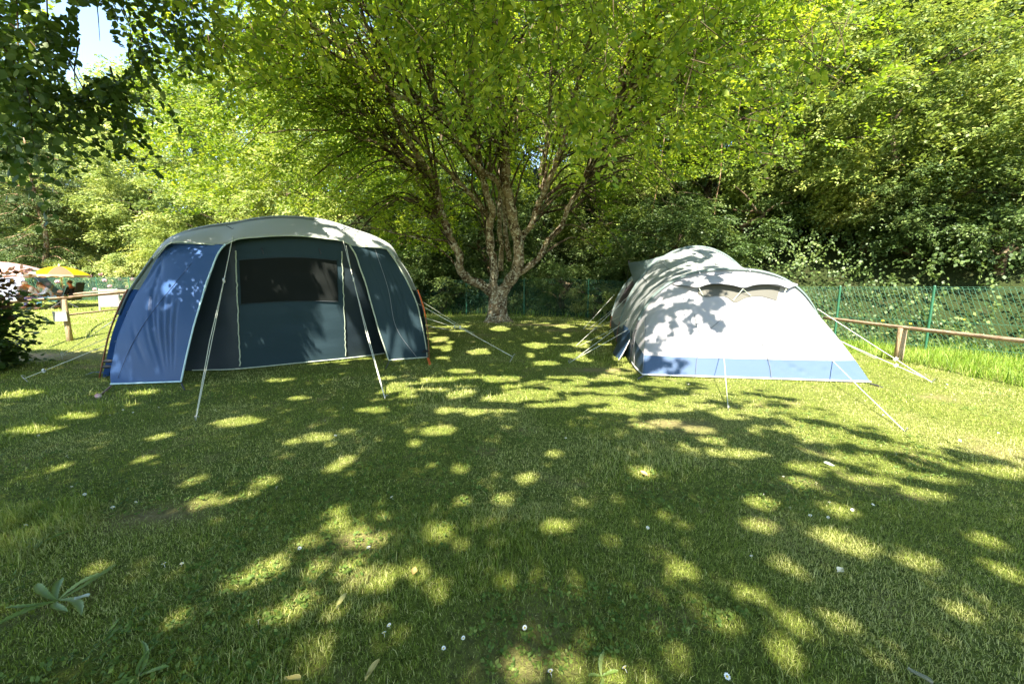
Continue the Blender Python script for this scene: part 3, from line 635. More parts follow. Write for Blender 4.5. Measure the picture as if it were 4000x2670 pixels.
# ivy, bramble and fern blanket over the bank: nobody could count it
S = 88000
x = rng.uniform(-34, 26, S); y = rng.uniform(3, 40, S); d = fence_d(x, y); k = (d > .35) & (d < 18) & (rng.random(S) < np.exp(-(d-.5)/7)); x, y, d = x[k], y[k], d[k]
u, v_, w = proj(np.stack([x, y, zg(x, y)+1], 1)); k = (w > 0) & (u > -200) & (u < 4200); x, y, d = x[k], y[k], d[k]
bumpz = (noise(x*.6, y*.6, 31)**1.5)*2.6*ss(.3, 2.2, d)+.15
z = zg(x, y)+bumpz*rng.random(len(x))**.35
C = np.stack([x, y, z], 1); nd = np.stack([-.25+0*x, -.75+0*x, .55+0*x], 1)+rng.normal(0, .35, C.shape)
D = rng.normal(0, .8, C.shape); D[:, 2] -= .5
LV = spray_leaves(C, D, nd, 13, .42, .08, .058, rng, droop=.5, jit=.6)
far = LV[:, 0, 1] > 17
tint = np.clip(.42+.5*(noise(LV[:, 0, 0]*.7, LV[:, 0, 2]*.9, 5)-.5)+rng.normal(0, .2, len(LV)), 0, 1)
print('ivy leaves', len(LV))
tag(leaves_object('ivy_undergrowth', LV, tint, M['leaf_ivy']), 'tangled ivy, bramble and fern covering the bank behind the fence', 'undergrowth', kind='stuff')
# lianas
for i, (a, b, c, d, D) in enumerate([(2560, 760, 2555, 1000, 13.6), (2600, 500, 2540, 860, 13.4), (2820, 560, 2790, 860, 13.0), (2640, 640, 2600, 900, 13.6), (3520, 640, 3600, 740, 12.2), (3150, 480, 3120, 640, 12.5)]):
    mb = MB(); p, e = P(a, b, D), P(c, d, D); q = spline([p, p*.6+e*.4+rng.normal(0, .1, 3), p*.25+e*.75+rng.normal(0, .1, 3), e], 14); mb.tube(q, .018 if i == 4 else .011, 5)
    tag(mb.build('hanging_vine', M['bark_warm'], smooth=True), ['thin pale vine hanging beside the right limbs of the spreading tree', 'long slanting vine above the left end of the white tent', 'brown vine hanging behind the white tent peak', 'short vine between two creepers left of the white tent peak', 'bare crooked branch sticking out of the dark gap at the upper right', 'thin vine under the sunny boughs at the upper right'][i], 'vine' if i != 4 else 'branch', 'vines hanging on the bank' if i != 4 else None)

# ------------------------------------------------------------------ conifer at the left
cx = P(170, 1000, 24.0); cbase = np.array([cx[0], 24.0, float(zg(np.array([cx[0]]), np.array([24.0]))[0])])
ct = empty('conifer', tuple(cbase)); tag(ct, 'drooping conifer with a warm brown leaning trunk behind the parasols', 'tree')
mb = MB(); tr = spline([(-.9, 0, -.4), (-.1, 0, 1.8), (.35, 0, 3.6), (.1, 0, 6), (0, 0, 9.5)], 18); mb.tube(tr, np.linspace(.17, .04, 18), 8)
Cs = []; Ds = []
for k in range(90):
    p = tr[rng.integers(4, 17)]; an = rng.uniform(0, 6.28); L = rng.uniform(1.4, 3.4)*(1-.05*p[2]); d = np.array([math.cos(an), math.sin(an), .05])
    q = spline([p, p+d*L*.5+[0, 0, .12], p+d*L-[0, 0, .45]], 9); mb.tube(q, np.linspace(.035, .006, 9), 4, cap=False)
    for i in range(2, 9):
        for j in range(5): Cs.append(q[i]+np.array([*rng.normal(0, .22, 2), rng.normal(-.08, .06)])); Ds.append(d+rng.normal(0, .45, 3))
mb.build('trunk', M['bark_warm'], ct, smooth=True)
LV = spray_leaves(np.array(Cs), np.array(Ds), np.array([0, 0, 1.])+rng.normal(0, .15, (len(Cs), 3)), 12, .5, .16, .035, rng, droop=.35)
leaves_object('crown', LV, np.clip(.5+rng.normal(0, .2, len(LV)), 0, 1), M['leaf_conifer'], ct)
# pink flower heads on the hydrangea hedge
M['pink'] = mat('pink_petals', (.6, .3, .36), .7, var=.2, vscale=30)
fl = MB(); fl.ball((0, 0, 0), (.11, .11, .08), 8, 5)
for k in range(40):
    d = norm(rng.normal(0, 1, 3)); fl.ball(d*[.09, .09, .07], .035, 5, 4)
f0 = fl.build('hydrangea_bloom', M['pink'], smooth=True)
for k, (a, b) in enumerate([(395, 1070), (430, 1118), (425, 1135), (480, 1065), (500, 1118), (520, 1090), (545, 1125), (565, 1095), (350, 1080), (372, 1130), (455, 1150), (530, 1150), (190, 1105), (225, 1100), (470, 1090), (410, 1095)]):
    o = f0 if k == 0 else f0.copy()
    if k: COL.objects.link(o)
    o.location = P(a, b, 22.2+.03*(k % 5)); tag(o, 'dusty pink hydrangea bloom on the hedge left of the blue tent', 'flower', 'pink blooms on the hedge by the fence')

# ------------------------------------------------------------------ dark shrub at the left edge
b0 = G(-190, 1470, 0); root = empty('foreground_shrub', (b0[0], b0[1], 0)); tag(root, 'dark shaded shrub with coppery top leaves at the left edge of the lawn', 'shrub')
n = 1500; C = np.stack([rng.normal(-.2, .36, n), rng.normal(0, .4, n), rng.uniform(.05, 1.6, n)], 1)
wd = .5*np.sqrt(np.maximum(1-((C[:, 2]-.75)/1.15)**2, .02)); C = C[np.abs(C[:, 0]+.15) < wd[:, ]*.95]
LV = spray_leaves(C, norm(C*[1, 1, .3])+rng.normal(0, .4, C.shape), np.array([0, -.3, 1.])+rng.normal(0, .4, C.shape), 12, .3, .095, .06, rng, droop=.4, big=True, jit=.5)
top = LV[:, 0, 2]+.5*LV[:, 0, 0]+rng.normal(0, .2, len(LV)) > 1.2
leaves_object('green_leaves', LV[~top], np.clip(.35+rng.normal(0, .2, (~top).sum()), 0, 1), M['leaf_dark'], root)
M['copper'] = leafmat('leaf_copper', (.05, .03, .014), (.11, .06, .028), (.24, .14, .06), trans=.3)
leaves_object('copper_leaves', LV[top], np.clip(.5+rng.normal(0, .2, top.sum()), 0, 1), M['copper'], root)
mb = MB()
for k in range(9):
    e = np.array([rng.normal(-.2, .25), rng.normal(0, .3), rng.uniform(1, 1.5)]); mb.tube(spline([(rng.normal(0, .06), 0, -.05), e*.5+rng.normal(0, .05, 3), e], 7), np.linspace(.02, .005, 7), 5)
mb.build('stems', M['bark_dark'], root)

# ------------------------------------------------------------------ chain link fence
def fence():
    root = empty('chain_link_fence', (7.6, 9.0, 0)); off = np.array([7.6, 9.0, 0])
    tag(root, 'green chain link fence running along the foot of the wooded bank', 'fence')
    pts = FENCE[:-1]; seg = np.linalg.norm(np.diff(pts, axis=0), axis=1); cum = np.r_[0, np.cumsum(seg)]; Lt = cum[-1]
    def at(s): return np.stack([np.interp(s, cum, pts[:, 0]), np.interp(s, cum, pts[:, 1])], -1)
    H = 1.3; dsp = .0707
    n = int(Lt/dsp); mb_v = []; mb_q = []; base = 0
    starts = np.arange(-int(H/dsp)-1, n)*dsp
    for sgn in (1, -1):
        for s0 in starts:
            a = s0 if sgn > 0 else s0+H; b = s0+H if sgn > 0 else s0
            sa, sb = np.clip([a, b], 0, Lt)
            if abs(sa-sb) < .3: continue
            s = np.linspace(sa, sb, 4); xy = at(s); zz = zg(xy[:, 0], xy[:, 1])*0+np.interp(s, [sa, sb], [0, H]); gz = zg(xy[:, 0], xy[:, 1])
            c = np.c_[xy, gz+.02+zz]; rad = .0026+.00005*c[0, 1]
            dirv = norm(c[-1]-c[0]); side = norm(np.cross(dirv, [xy[0, 0], xy[0, 1], .001])); up = np.cross(side, dirv)
            for j in range(3):
                an = j*2.094; mb_v.append(c+rad*(math.cos(an)*side+math.sin(an)*up))
            for j in range(3):
                j2 = (j+1) % 3
                for i in range(3): mb_q.append((base+j*4+i, base+j*4+i+1, base+j2*4+i+1, base+j2*4+i))
            base += 12
    me = fast_mesh('mesh', np.concatenate(mb_v)-off, [np.array(mb_q)]); link_mesh('wire_mesh', me, M['green_wire'], root)
    mb = MB()
    for zz in (.12, .62, H-.02):
        s = np.linspace(0, Lt, 140); xy = at(s); mb.tube(np.c_[xy, zg(xy[:, 0], xy[:, 1])+zz]-off, .0035, 4)
    mb.build('tension_wires', M['green_wire'], root)
    # posts
    s_list = []
    for u_target in (1.635/1.5, 1.270/1.5):
        s = np.linspace(0, Lt, 6000); xy = at(s); s_list.append(s[np.argmin(np.abs(xy[:, 0]/np.maximum(xy[:, 1], .1)-u_target))])
    st = s_list[1]-s_list[0]; s = s_list[0]-3*st; allp = []
    while s < Lt:
        if s > 0: allp.append(s)
        s += st if s < s_list[1]+3 else 2.3
    pm = MB().tube([(0, 0, -.2), (0, 0, H+.03)], .022, 8).tube([(0, 0, H+.03), (0, 0, H+.05)], [.025, .01], 8); first = None
    for s in allp:
        xy = at(np.array([s]))[0]
        if first is None: first = o = pm.build('post', M['green_wire'], root, smooth=False)
        else: o = first.copy(); COL.objects.link(o); o.parent = root
        o.location = (xy[0]-off[0], xy[1]-off[1], float(zg(xy[:1], xy[1:])[0]))
fence()

# ------------------------------------------------------------------ timber rails
def post_mesh(h, r, mb=None):
    mb = mb or MB(); return mb.tube([(0, 0, -.2), (0, 0, h*.4), (0, 0, h-.012), (0, 0, h)], [r*1.05, r, r, r*.9], 14)
def railing(name, label, pts, posts, h, rr, pr, extra=None):
    b = np.array([posts[0][0], posts[0][1], float(zg(np.array([posts[0][0]]), np.array([posts[0][1]]))[0])])
    root = empty(name, tuple(b)); tag(root, label, 'fence')
    q = spline([np.array([x, y, float(zg(np.array([x]), np.array([y]))[0])+h]) for x, y in pts], 24); MB().tube(q-b, rr, 10).build('rail', M['wood_rail'], root, smooth=True)
    for (x, y) in posts:
        z = float(zg(np.array([x]), np.array([y]))[0]); o = post_mesh(h-.01, pr).build('post', M['wood'], root, smooth=True); o.location = np.array([x, y, z])-b
    return root, b
pr = G(3508, 1407)
railing('timber_rail', 'low round timber rail on stubby posts at the right side of the lawn', [(7.36, 9.05), (pr[0], pr[1]), (6.85, 5.15), (6.75, 3.6), (6.6, 1.5)], [(pr[0], pr[1]), (6.74, 3.4), (6.62, 1.2)], .6, .033, .066)
pl0 = G(247, 1302, .3); pl1 = G(452, 1205, .3); pl2 = G(40, 1330, .3)
dl = pl1[:2]-pl0[:2]
rb = np.array([pl0[0], pl0[1], float(zg(pl0[:1], pl0[1:2])[0])]); root = empty('timber_rail', tuple(rb))
tag(root, 'weathered timber rail in front of the picnic group at the left', 'fence')
RL = np.array([P(-40, 1186, 7.2), P(90, 1176, 7.9), P(247, 1163, pl0[1]), P(452, 1151, pl1[1]), P(600, 1149, pl1[1]+.6), P(760, 1147, pl1[1]+.8)])
MB().tube(spline(RL, 30)-rb, .03, 10).build('rail', M['wood_rail'], root, smooth=True)
for p_ in (RL[2], RL[3], RL[5]):
    z_ = float(zg(p_[:1], p_[1:2])[0]); o = post_mesh(p_[2]-z_-.03, .052 if p_[1] < 12 else .06).build('post', M['wood'], root, smooth=True); o.location = np.array([p_[0], p_[1], z_])-rb
# lower rail on the same fence
a_ = P(247, 1232, pl0[1])-rb; e_ = P(520, 1201, pl1[1]*.97)-rb
MB().tube([a_, (a_+e_)/2, e_], .022, 8).build('lower_rail', M['wood_rail'], root, smooth=True)
bx = P(236, 1236, pl0[1]-.1)
MB().box(bx-rb, (.2, .09, .2), rz=.7).box(bx-rb+[0, 0, .105], (.21, .1, .012), rz=.7).build('junction_box', M['board'], root)

# ------------------------------------------------------------------ tents
def rope_part(root, off, A, B, r=.0042, slider=.35, peg=True, mat_='rope', double=False):
    """guy rope from A on the tent to B on the ground, with its slider and peg"""
    A = np.asarray(A, float)-off; B = np.asarray(B, float)-off
    mb = MB().tube([A, A*.5+B*.5-[0, 0, .006], B], r, 6)
    if double: d = norm(np.cross(B-A, [0, 0, 1]))*.02; p = A*(1-slider)+B*slider; mb.tube([p, p*.5+B*.5+d, B+d*.2], r, 6)
    o = mb.build('guy_rope', M[mat_], root)
    if slider:
        p = A*(1-slider)+B*slider; MB().box(p, (.02, .035, .05), rz=.4, rx=.5).build('slider', M['white'], o)
    if peg:
        u = norm(A-B); u = np.array([-u[0], -u[1], 1.6]); u = u/np.linalg.norm(u)
        MB().tube([B-u*.12, B+u*.05], .005, 5).tube([B+u*.05, B+u*.055+[.012, .012, 0], B+u*.035+[.024, .02, 0]], .004, 5).build('peg', M['steel'], o)
    return o
def strap(root, off, pts, r, m, name='pegging_loop'): return MB().tube(np.array(pts)-off, r, 6).build(name, m, root)

def tent_blue():
    FL_ = G(400, 1475); FR_ = G(1672, 1406); off = np.array([FL_[0], FL_[1], 0.0])
    u = norm((FR_-FL_)*[1, 1, 0]); n = np.array([u[1], -u[0], 0]); back = -n     # n points to the viewer
    root = empty('family_tent', tuple(off)); tag(root, 'blue family tent, door and right wing tinted dark for shade, with a pale grey roof in the shade at left', 'tent')
    A = [(400,1475),(416,1400),(436,1310),(468,1220),(505,1140),(546,1078),(600,1003),(656,938),(707,912),(809,884),(911,870),(1013,852),(1080,846),(1152,847),(1215,852),(1280,864),(1382,897),(1484,935),(1527,961),(1560,1014),(1596,1070),(1634,1152),(1657,1234),(1667,1310),(1672,1406)]
    arch = np.array([onplane(a, b, FL_, n) for a, b in A]); arch[0][2] = 0; arch[-1][2] = 0
    AR = spline(arch, 90)-off
    top = (AR[:, 2] > P(546, 1078, 5.6)[2]-.02)
    # body: lofted arches to the back
    prof = [(0, 1, 1), (.5, 1.0, 1), (1.4, 1.0, 1.0), (2.3, .97, .99), (3.1, .9, .97), (3.9, .72, .93), (4.3, .35, .85)]
    mid = (AR[0]+AR[-1])/2
    def ring(d, hz, ws):
        q = mid+(AR-mid)*[ws, ws, hz]; q = q+back*d; return q
    rings = np.array([ring(d, hz, ws) for d, hz, ws in prof])
    # sag between poles
    rings[1][:, 2] *= .985; rings[3][:, 2] *= .99
    zc = .0
    i0 = np.argmax(AR[:, 2] > 1.35); i1 = len(AR)-np.argmax(AR[::-1, 2] > 1.35)
    MB().grid(rings[:, i0-1:i1+1]+[0, 0, .004]).build('roof', M['roof_tent'], root, smooth=True)
    MB().grid(rings[:, :i0]).build('side_wall', M['blue_tent_lit'], root, smooth=True)
    MB().grid(rings[:, i1:]).build('side_wall', M['blue_tent_shaded'], root, smooth=True)
    rear = rings[-1]; b_ = rear.copy(); b_[:, 2] = 0; MB().grid(np.array([rear, b_+back*.35])).build('rear_wall', M['slate_dark'], root, smooth=True)
    # pole sleeve over the roof line and bare poles below it
    sl_ = AR[i0-6:i1+6]; w = .055
    sl2 = sl_.copy(); MB().grid(np.array([sl2+n*w+[0, 0, -.012], sl2+n*w*.6+[0, 0, .012], sl2+[0, 0, .018], sl2+back*w*.6+[0, 0, .012], sl2+back*w])).build('pole_sleeve', M['roof_tent'], root, smooth=True)
    MB().tube(AR[:i0]+n*.03+(-u)*.02, .011, 7).build('pole', M['pole_brown'], root, smooth=True)
    po_ = AR[i1:]+n*.03+u*.02; c_ = int(len(po_)*.42); po = MB().tube(po_[c_:], .01, 7).build('pole', M['pole_brown'], root, smooth=True); MB().tube(po_[:c_+1], .0115, 7).build('pole_joint', M['orange'], po, smooth=True)
    for j, (ii_) in enumerate([i0-14, i0-24]):
        p = AR[max(ii_, 2)]; MB().tube([p+n*.03-u*.02, p+u*.04+n*.02, p+u*.12+n*.05], [.012, .03, .012], 6).build('pole_clip', M['black'], root)
        q = AR[min(len(AR)-3, i1+14+10*j)]; MB().tube([q+n*.03+u*.02, q-u*.04+n*.02, q-u*.1+n*.05], [.012, .028, .012], 6).build('pole_clip', M['black'], root)
    # front roof panel between the pole and the walls
    low = [(600,1010),(640,968),(666,950),(780,952),(882,954),(893,950),(916,939),(1013,926),(1100,921),(1178,922),(1280,933),(1336,941),(1377,959),(1450,965),(1514,974),(1545,1015)]
    lo = spline(np.array([onplane(a, b, FL_+n*(.16+.16*math.sin(math.pi*i/15)), n) for i, (a, b) in enumerate(low)])-off, 60)
    k0 = np.argmin(np.linalg.norm(AR-lo[0], axis=1)); k1 = np.argmin(np.linalg.norm(AR-lo[-1], axis=1))
    up = spline(AR[k0:k1+1], 60)+n*.02
    g = np.array([up*(1-t)+lo*t+n*.05*math.sin(math.pi*t) for t in np.linspace(0, 1, 7)])
    MB().grid(g).build('front_canopy', M['roof_tent'], root, smooth=True, thick=.004)
    MB().tube(spline(lo, 60)+n*.006, .007, 5).build('canopy_hem', M['piping'], root)
    # wings
    def wing(Lp, Rp, m, pm, seed, name, Lo, Ro, crease):
        nr = 80; nc = 56
        def side(pp, o0, bottom):
            pts = []; B = G(*bottom); dB = np.dot(B-FL_, n)
            for i, (a, b) in enumerate(pp): t = i/(len(pp)); pts.append(onplane(a, b, FL_+n*(o0+(dB-o0)*t**1.1), n))
            B = B.copy(); B[2] = .03; pts.append(B); return spline(np.array(pts), nr)
        Ls = side(Lp[:-1], Lo, Lp[-1]); Rs = side(Rp[:-1], Ro, Rp[-1]); q = np.zeros((nr, nc, 3))
        for j in range(nc): t = j/(nc-1); q[:, j] = Ls*(1-t)+Rs*t
        t = np.linspace(0, 1, nc)[None]; v = np.linspace(0, 1, nr)[:, None]
        bul = .07*np.sin(math.pi*t)*np.sin(math.pi*np.clip(v*1.02, 0, 1)); 
        for (t0, v0, t1, v1, amp, wd) in crease:
            dx, dy = t1-t0, v1-v0; L2 = dx*dx+dy*dy; s = np.clip(((t-t0)*dx+(v-v0)*dy)/L2, 0, 1); dist = np.hypot(t-t0-s*dx, v-v0-s*dy)
            bul = bul-amp*np.exp(-(dist/wd)**2)*np.sin(math.pi*np.clip(s*.9+.1, 0, 1))
        q += n*bul[..., None]
        w = MB().grid(q-off).build(name, m, root, smooth=True, thick=.002)
        MB().tube(np.concatenate([q[:, -1], q[-1, ::-1][1:]])-off+n*.006, .011, 6).build('piping', pm, w)
        return q, w
    cr = [(.22, .35, .75, .97, .035, .02), (.36, .42, .76, .96, .03, .018), (.47, .42, .79, .95, .035, .018), (.58, .43, .83, .95, .03, .016), (.68, .45, .87, .94, .028, .016), (.12, .15, .35, .5, .015, .02), (.1, .05, .02, .4, .02, .03), (.15, .6, .5, .9, .012, .02), (.05, .12, .3, .3, .012, .02), (.3, .55, .7, .97, .012, .02)]
    qL, wL = wing([(660,951),(610,1015),(569,1088),(531,1152),(503,1208),(478,1265),(455,1325),(440,1400),(430,1460),(434,1507)], [(880,955),(866,970),(853,989),(830,1045),(805,1110),(789,1167),(773,1220),(757,1275),(741,1340),(728,1395),(709,1497)], M['blue_tent_lit'], M['piping_blue'], 1, 'left_wing', .1, .3, cr)
    cr2 = [(.55, .2, .45, .95, .016, .02), (.65, .22, .62, .9, .016, .018), (.75, .25, .72, .9, .014, .018), (.3, .15, .3, .8, .01, .02), (.85, .3, .55, .7, .012, .02)]
    qR, wR = wing([(1366,958),(1384,985),(1408,1050),(1428,1105),(1446,1170),(1463,1230),(1480,1290),(1500,1350),(1519,1412)], [(1512,974),(1545,1020),(1580,1080),(1610,1140),(1630,1190),(1642,1240),(1655,1300),(1664,1350),(1670,1400)], M['blue_tent_shaded'], M['piping'], 2, 'right_wing', .3, .1, cr2)
    MB().tube(qR[:, 0]-off+n*.008, .011, 6).build('piping', M['piping'], wR)
    # seams on the wings
    for q, w, a in ((qL, wL, [(0, 38), (16, 34), (32, 26), (48, 18), (62, 12), (76, 6)]), (qR, wR, [(0, 36), (28, 26), (56, 22), (79, 40)])):
        pts = np.array([q[i, j] for i, j in a])-off+n*.008
        MB().tube(spline(pts, 30), .0035, 4).build('seam', M['seam_grey'] if q is qR else M['seam_blue'], w)
    # front wall: side strip, door panel with window, side strip
    top_px = [(860,962),(885,956),(905,944),(1013,928),(1100,923),(1178,924),(1280,935),(1336,943),(1366,958),(1392,975)]
    T_ = spline(np.array([onplane(a, b, FL_+n*.13, n) for a, b in top_px]), 60)
    bot_px = [(700,1449),(730,1447),(925,1441),(1000,1434),(1150,1419),(1352,1399),(1430,1390),(1530,1375)]
    B_ = spline(np.array([G(a, b, .03) for a, b in bot_px]), 60)
    def wall_pt(px_b, px_t, v):
        b = np.array([np.interp(px_b, np.linspace(0, 1, 60), B_[:, i]) for i in range(3)]); t = np.array([np.interp(px_t, np.linspace(0, 1, 60), T_[:, i]) for i in range(3)])
        return b*(1-v)+t*v
    pa, _, _ = proj(T_); pb, _, _ = proj(B_)
    def tparam(pxs, arr): return float(np.interp(pxs, arr, np.linspace(0, 1, 60)))
    tl, tr_ = tparam(920, pa), tparam(1334, pa); bl, br = tparam(940, pb), tparam(1352, pb)
    def patch(ta, tb_, ba, bb, v0, v1, name, m, dn, par, nv=26, nu=30, wr=.012, sd=0):
        q = np.array([[wall_pt(ba+(bb-ba)*j/(nu-1), ta+(tb_-ta)*j/(nu-1), v0+(v1-v0)*i/(nv-1)) for j in range(nu)] for i in range(nv)])
        U, V_ = np.meshgrid(np.linspace(0, 1, nu), np.linspace(0, 1, nv))
        w = .5*(np.sin((U*9+V_*17+sd)*1.0)+.7*np.sin(U*5-V_*31+sd*2)+.5*np.sin(U*3+V_*47))*wr*np.sin(math.pi*U)**.5*np.minimum(1, 3*V_*(1-V_)+.3)
        q += n*(dn+w)[..., None] if np.ndim(dn) else n*(w+dn)[..., None]
        return q, MB().grid(q-off).build(name, m, par, smooth=True)
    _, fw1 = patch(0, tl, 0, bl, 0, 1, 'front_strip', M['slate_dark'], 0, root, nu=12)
    qd, door = patch(tl, tr_, bl, br, 0, 1, 'door_panel', M['blue_tent_shaded'], 0, root, nv=40, nu=36, wr=.014)
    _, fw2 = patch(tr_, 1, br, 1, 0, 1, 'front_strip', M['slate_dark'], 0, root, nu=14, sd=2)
    def dq(v, uu): return qd[int(v*39), int(uu*35)]
    # window
    wv0, wv1, wu0, wu1 = 15, 21, 1, 34
    i0_, i1_ = int(.53*39), int(.86*39)
    win = qd[i0_:i1_+1, 1:34]+n*.012
    wo = MB().grid(win-off).build('window', M['mesh_dark'], door, smooth=True)
    for o_, nm in ((win[0], 'hem'), (win[-1], 'hem')): MB().tube(o_-off+n*.004, .004, 4).build(nm, M['seam'], wo)
    for j, pxs in ((0, 0), (35, 1)): MB().tube(qd[1:37, j]-off+n*.016+np.outer(rng.normal(0, .004, 36), u), .009, 5).build('zip', M['piping'], door)
    MB().tube(B_[3:57]-off+n*.012+[0, 0, .005], .009, 5).build('hem', M['piping'], root)
    for uu in (8, 27): p = qd[36, uu]-off+n*.02; MB().tube([p, p+[.015, 0, -.03], p+[.03, 0, -.09]], .008, 5).build('toggle', M['black'], door)
    # tie-out tabs and ropes
    for (a, b), g, sp_ in (((913, 896), (765, 1640), (868, 1135)), ((1330, 903), (1505, 1557), (1385, 1115))):
        t = onplane(a, b, FL_+n*.12, n)-off; s = t+n*.05
        MB().tube([t-u*.09+[0, 0, .05], s, t+u*.09+[0, 0, .06]], .006, 5).build('tie_out_tab', M['seam'], root)
    R1 = onplane(914, 900, FL_+n*.17, n); R1b = onplane(903, 958, FL_+n*.3, n); K1 = P(867, 1135, 4.9); E1 = G(765, 1640)
    dirv = E1-R1; K1 = R1+dirv*.35; rope_part(root, off, R1, E1, double=True); MB().tube([R1b-off, K1-off], .005, 5).build('guy_rope', M['rope'], root)
    R2 = onplane(1331, 905, FL_+n*.17, n); R2b = onplane(1352, 960, FL_+n*.3, n); E2 = G(1505, 1557); rope_part(root, off, R2, E2, double=True); MB().tube([R2b-off, R2+(E2-R2)*.3-off], .005, 5).build('guy_rope', M['rope'], root)
    for (a, b), gpx, d in (((1640, 1172), (1872, 1318), 0), ((1632, 1185), (2003, 1393), 1), ((1648, 1238), (1885, 1308), 1), ((1662, 1272), (1795, 1292), 0)):
        rope_part(root, off, onplane(a, b, FL_+back*.1, n), G(*gpx, .1), slider=.45 if d else 0, r=.005)
    for (a, b), gpx in (((500, 1215), (240, 1385)), ((456, 1330), (95, 1478)), ((500, 1215), (380, 1290)), ((470, 1300), (240, 1390))):
        rope_part(root, off, onplane(a, b, FL_+back*.1, n), G(*gpx, .05), slider=.8 if gpx[0] == 95 else 0, r=.004)
    # pegging points
    strap(root, off, [G(434, 1507, .04), G(405, 1532, .02), G(388, 1545, .01)], .012, M['pole_brown'])
    strap(root, off, [G(709, 1497, .04), G(716, 1512, .02), G(722, 1524, 0)], .01, M['black'])
    strap(root, off, [G(1519, 1412, .04), G(1512, 1428, .02), G(1506, 1440, 0)], .01, M['black'])
    strap(root, off, [G(1672, 1400, .05), G(1677, 1412, .02), G(1680, 1424, 0)], .022, M['orange'], 'orange_peg')
    MB().ball(G(384, 1545, .03)-off, (.035, .03, .028), 10, 6).build('peg_head', mat('peg_red', (.45, .04, .05), .4, col2=(.7, .65, .65), vscale=18), root, smooth=True)
    p = G(385, 1464, .02)-off; MB().grid(np.array([[p+[-.16, .05, .03], p+[0, .04, .05], p+[.12, .05, .02]], [p+[-.15, -.04, .01], p+[0, -.05, .06], p+[.14, -.03, .03]]])).build('mud_flap', M['blue_band'], root, thick=.004)
    return root
tent_blue()

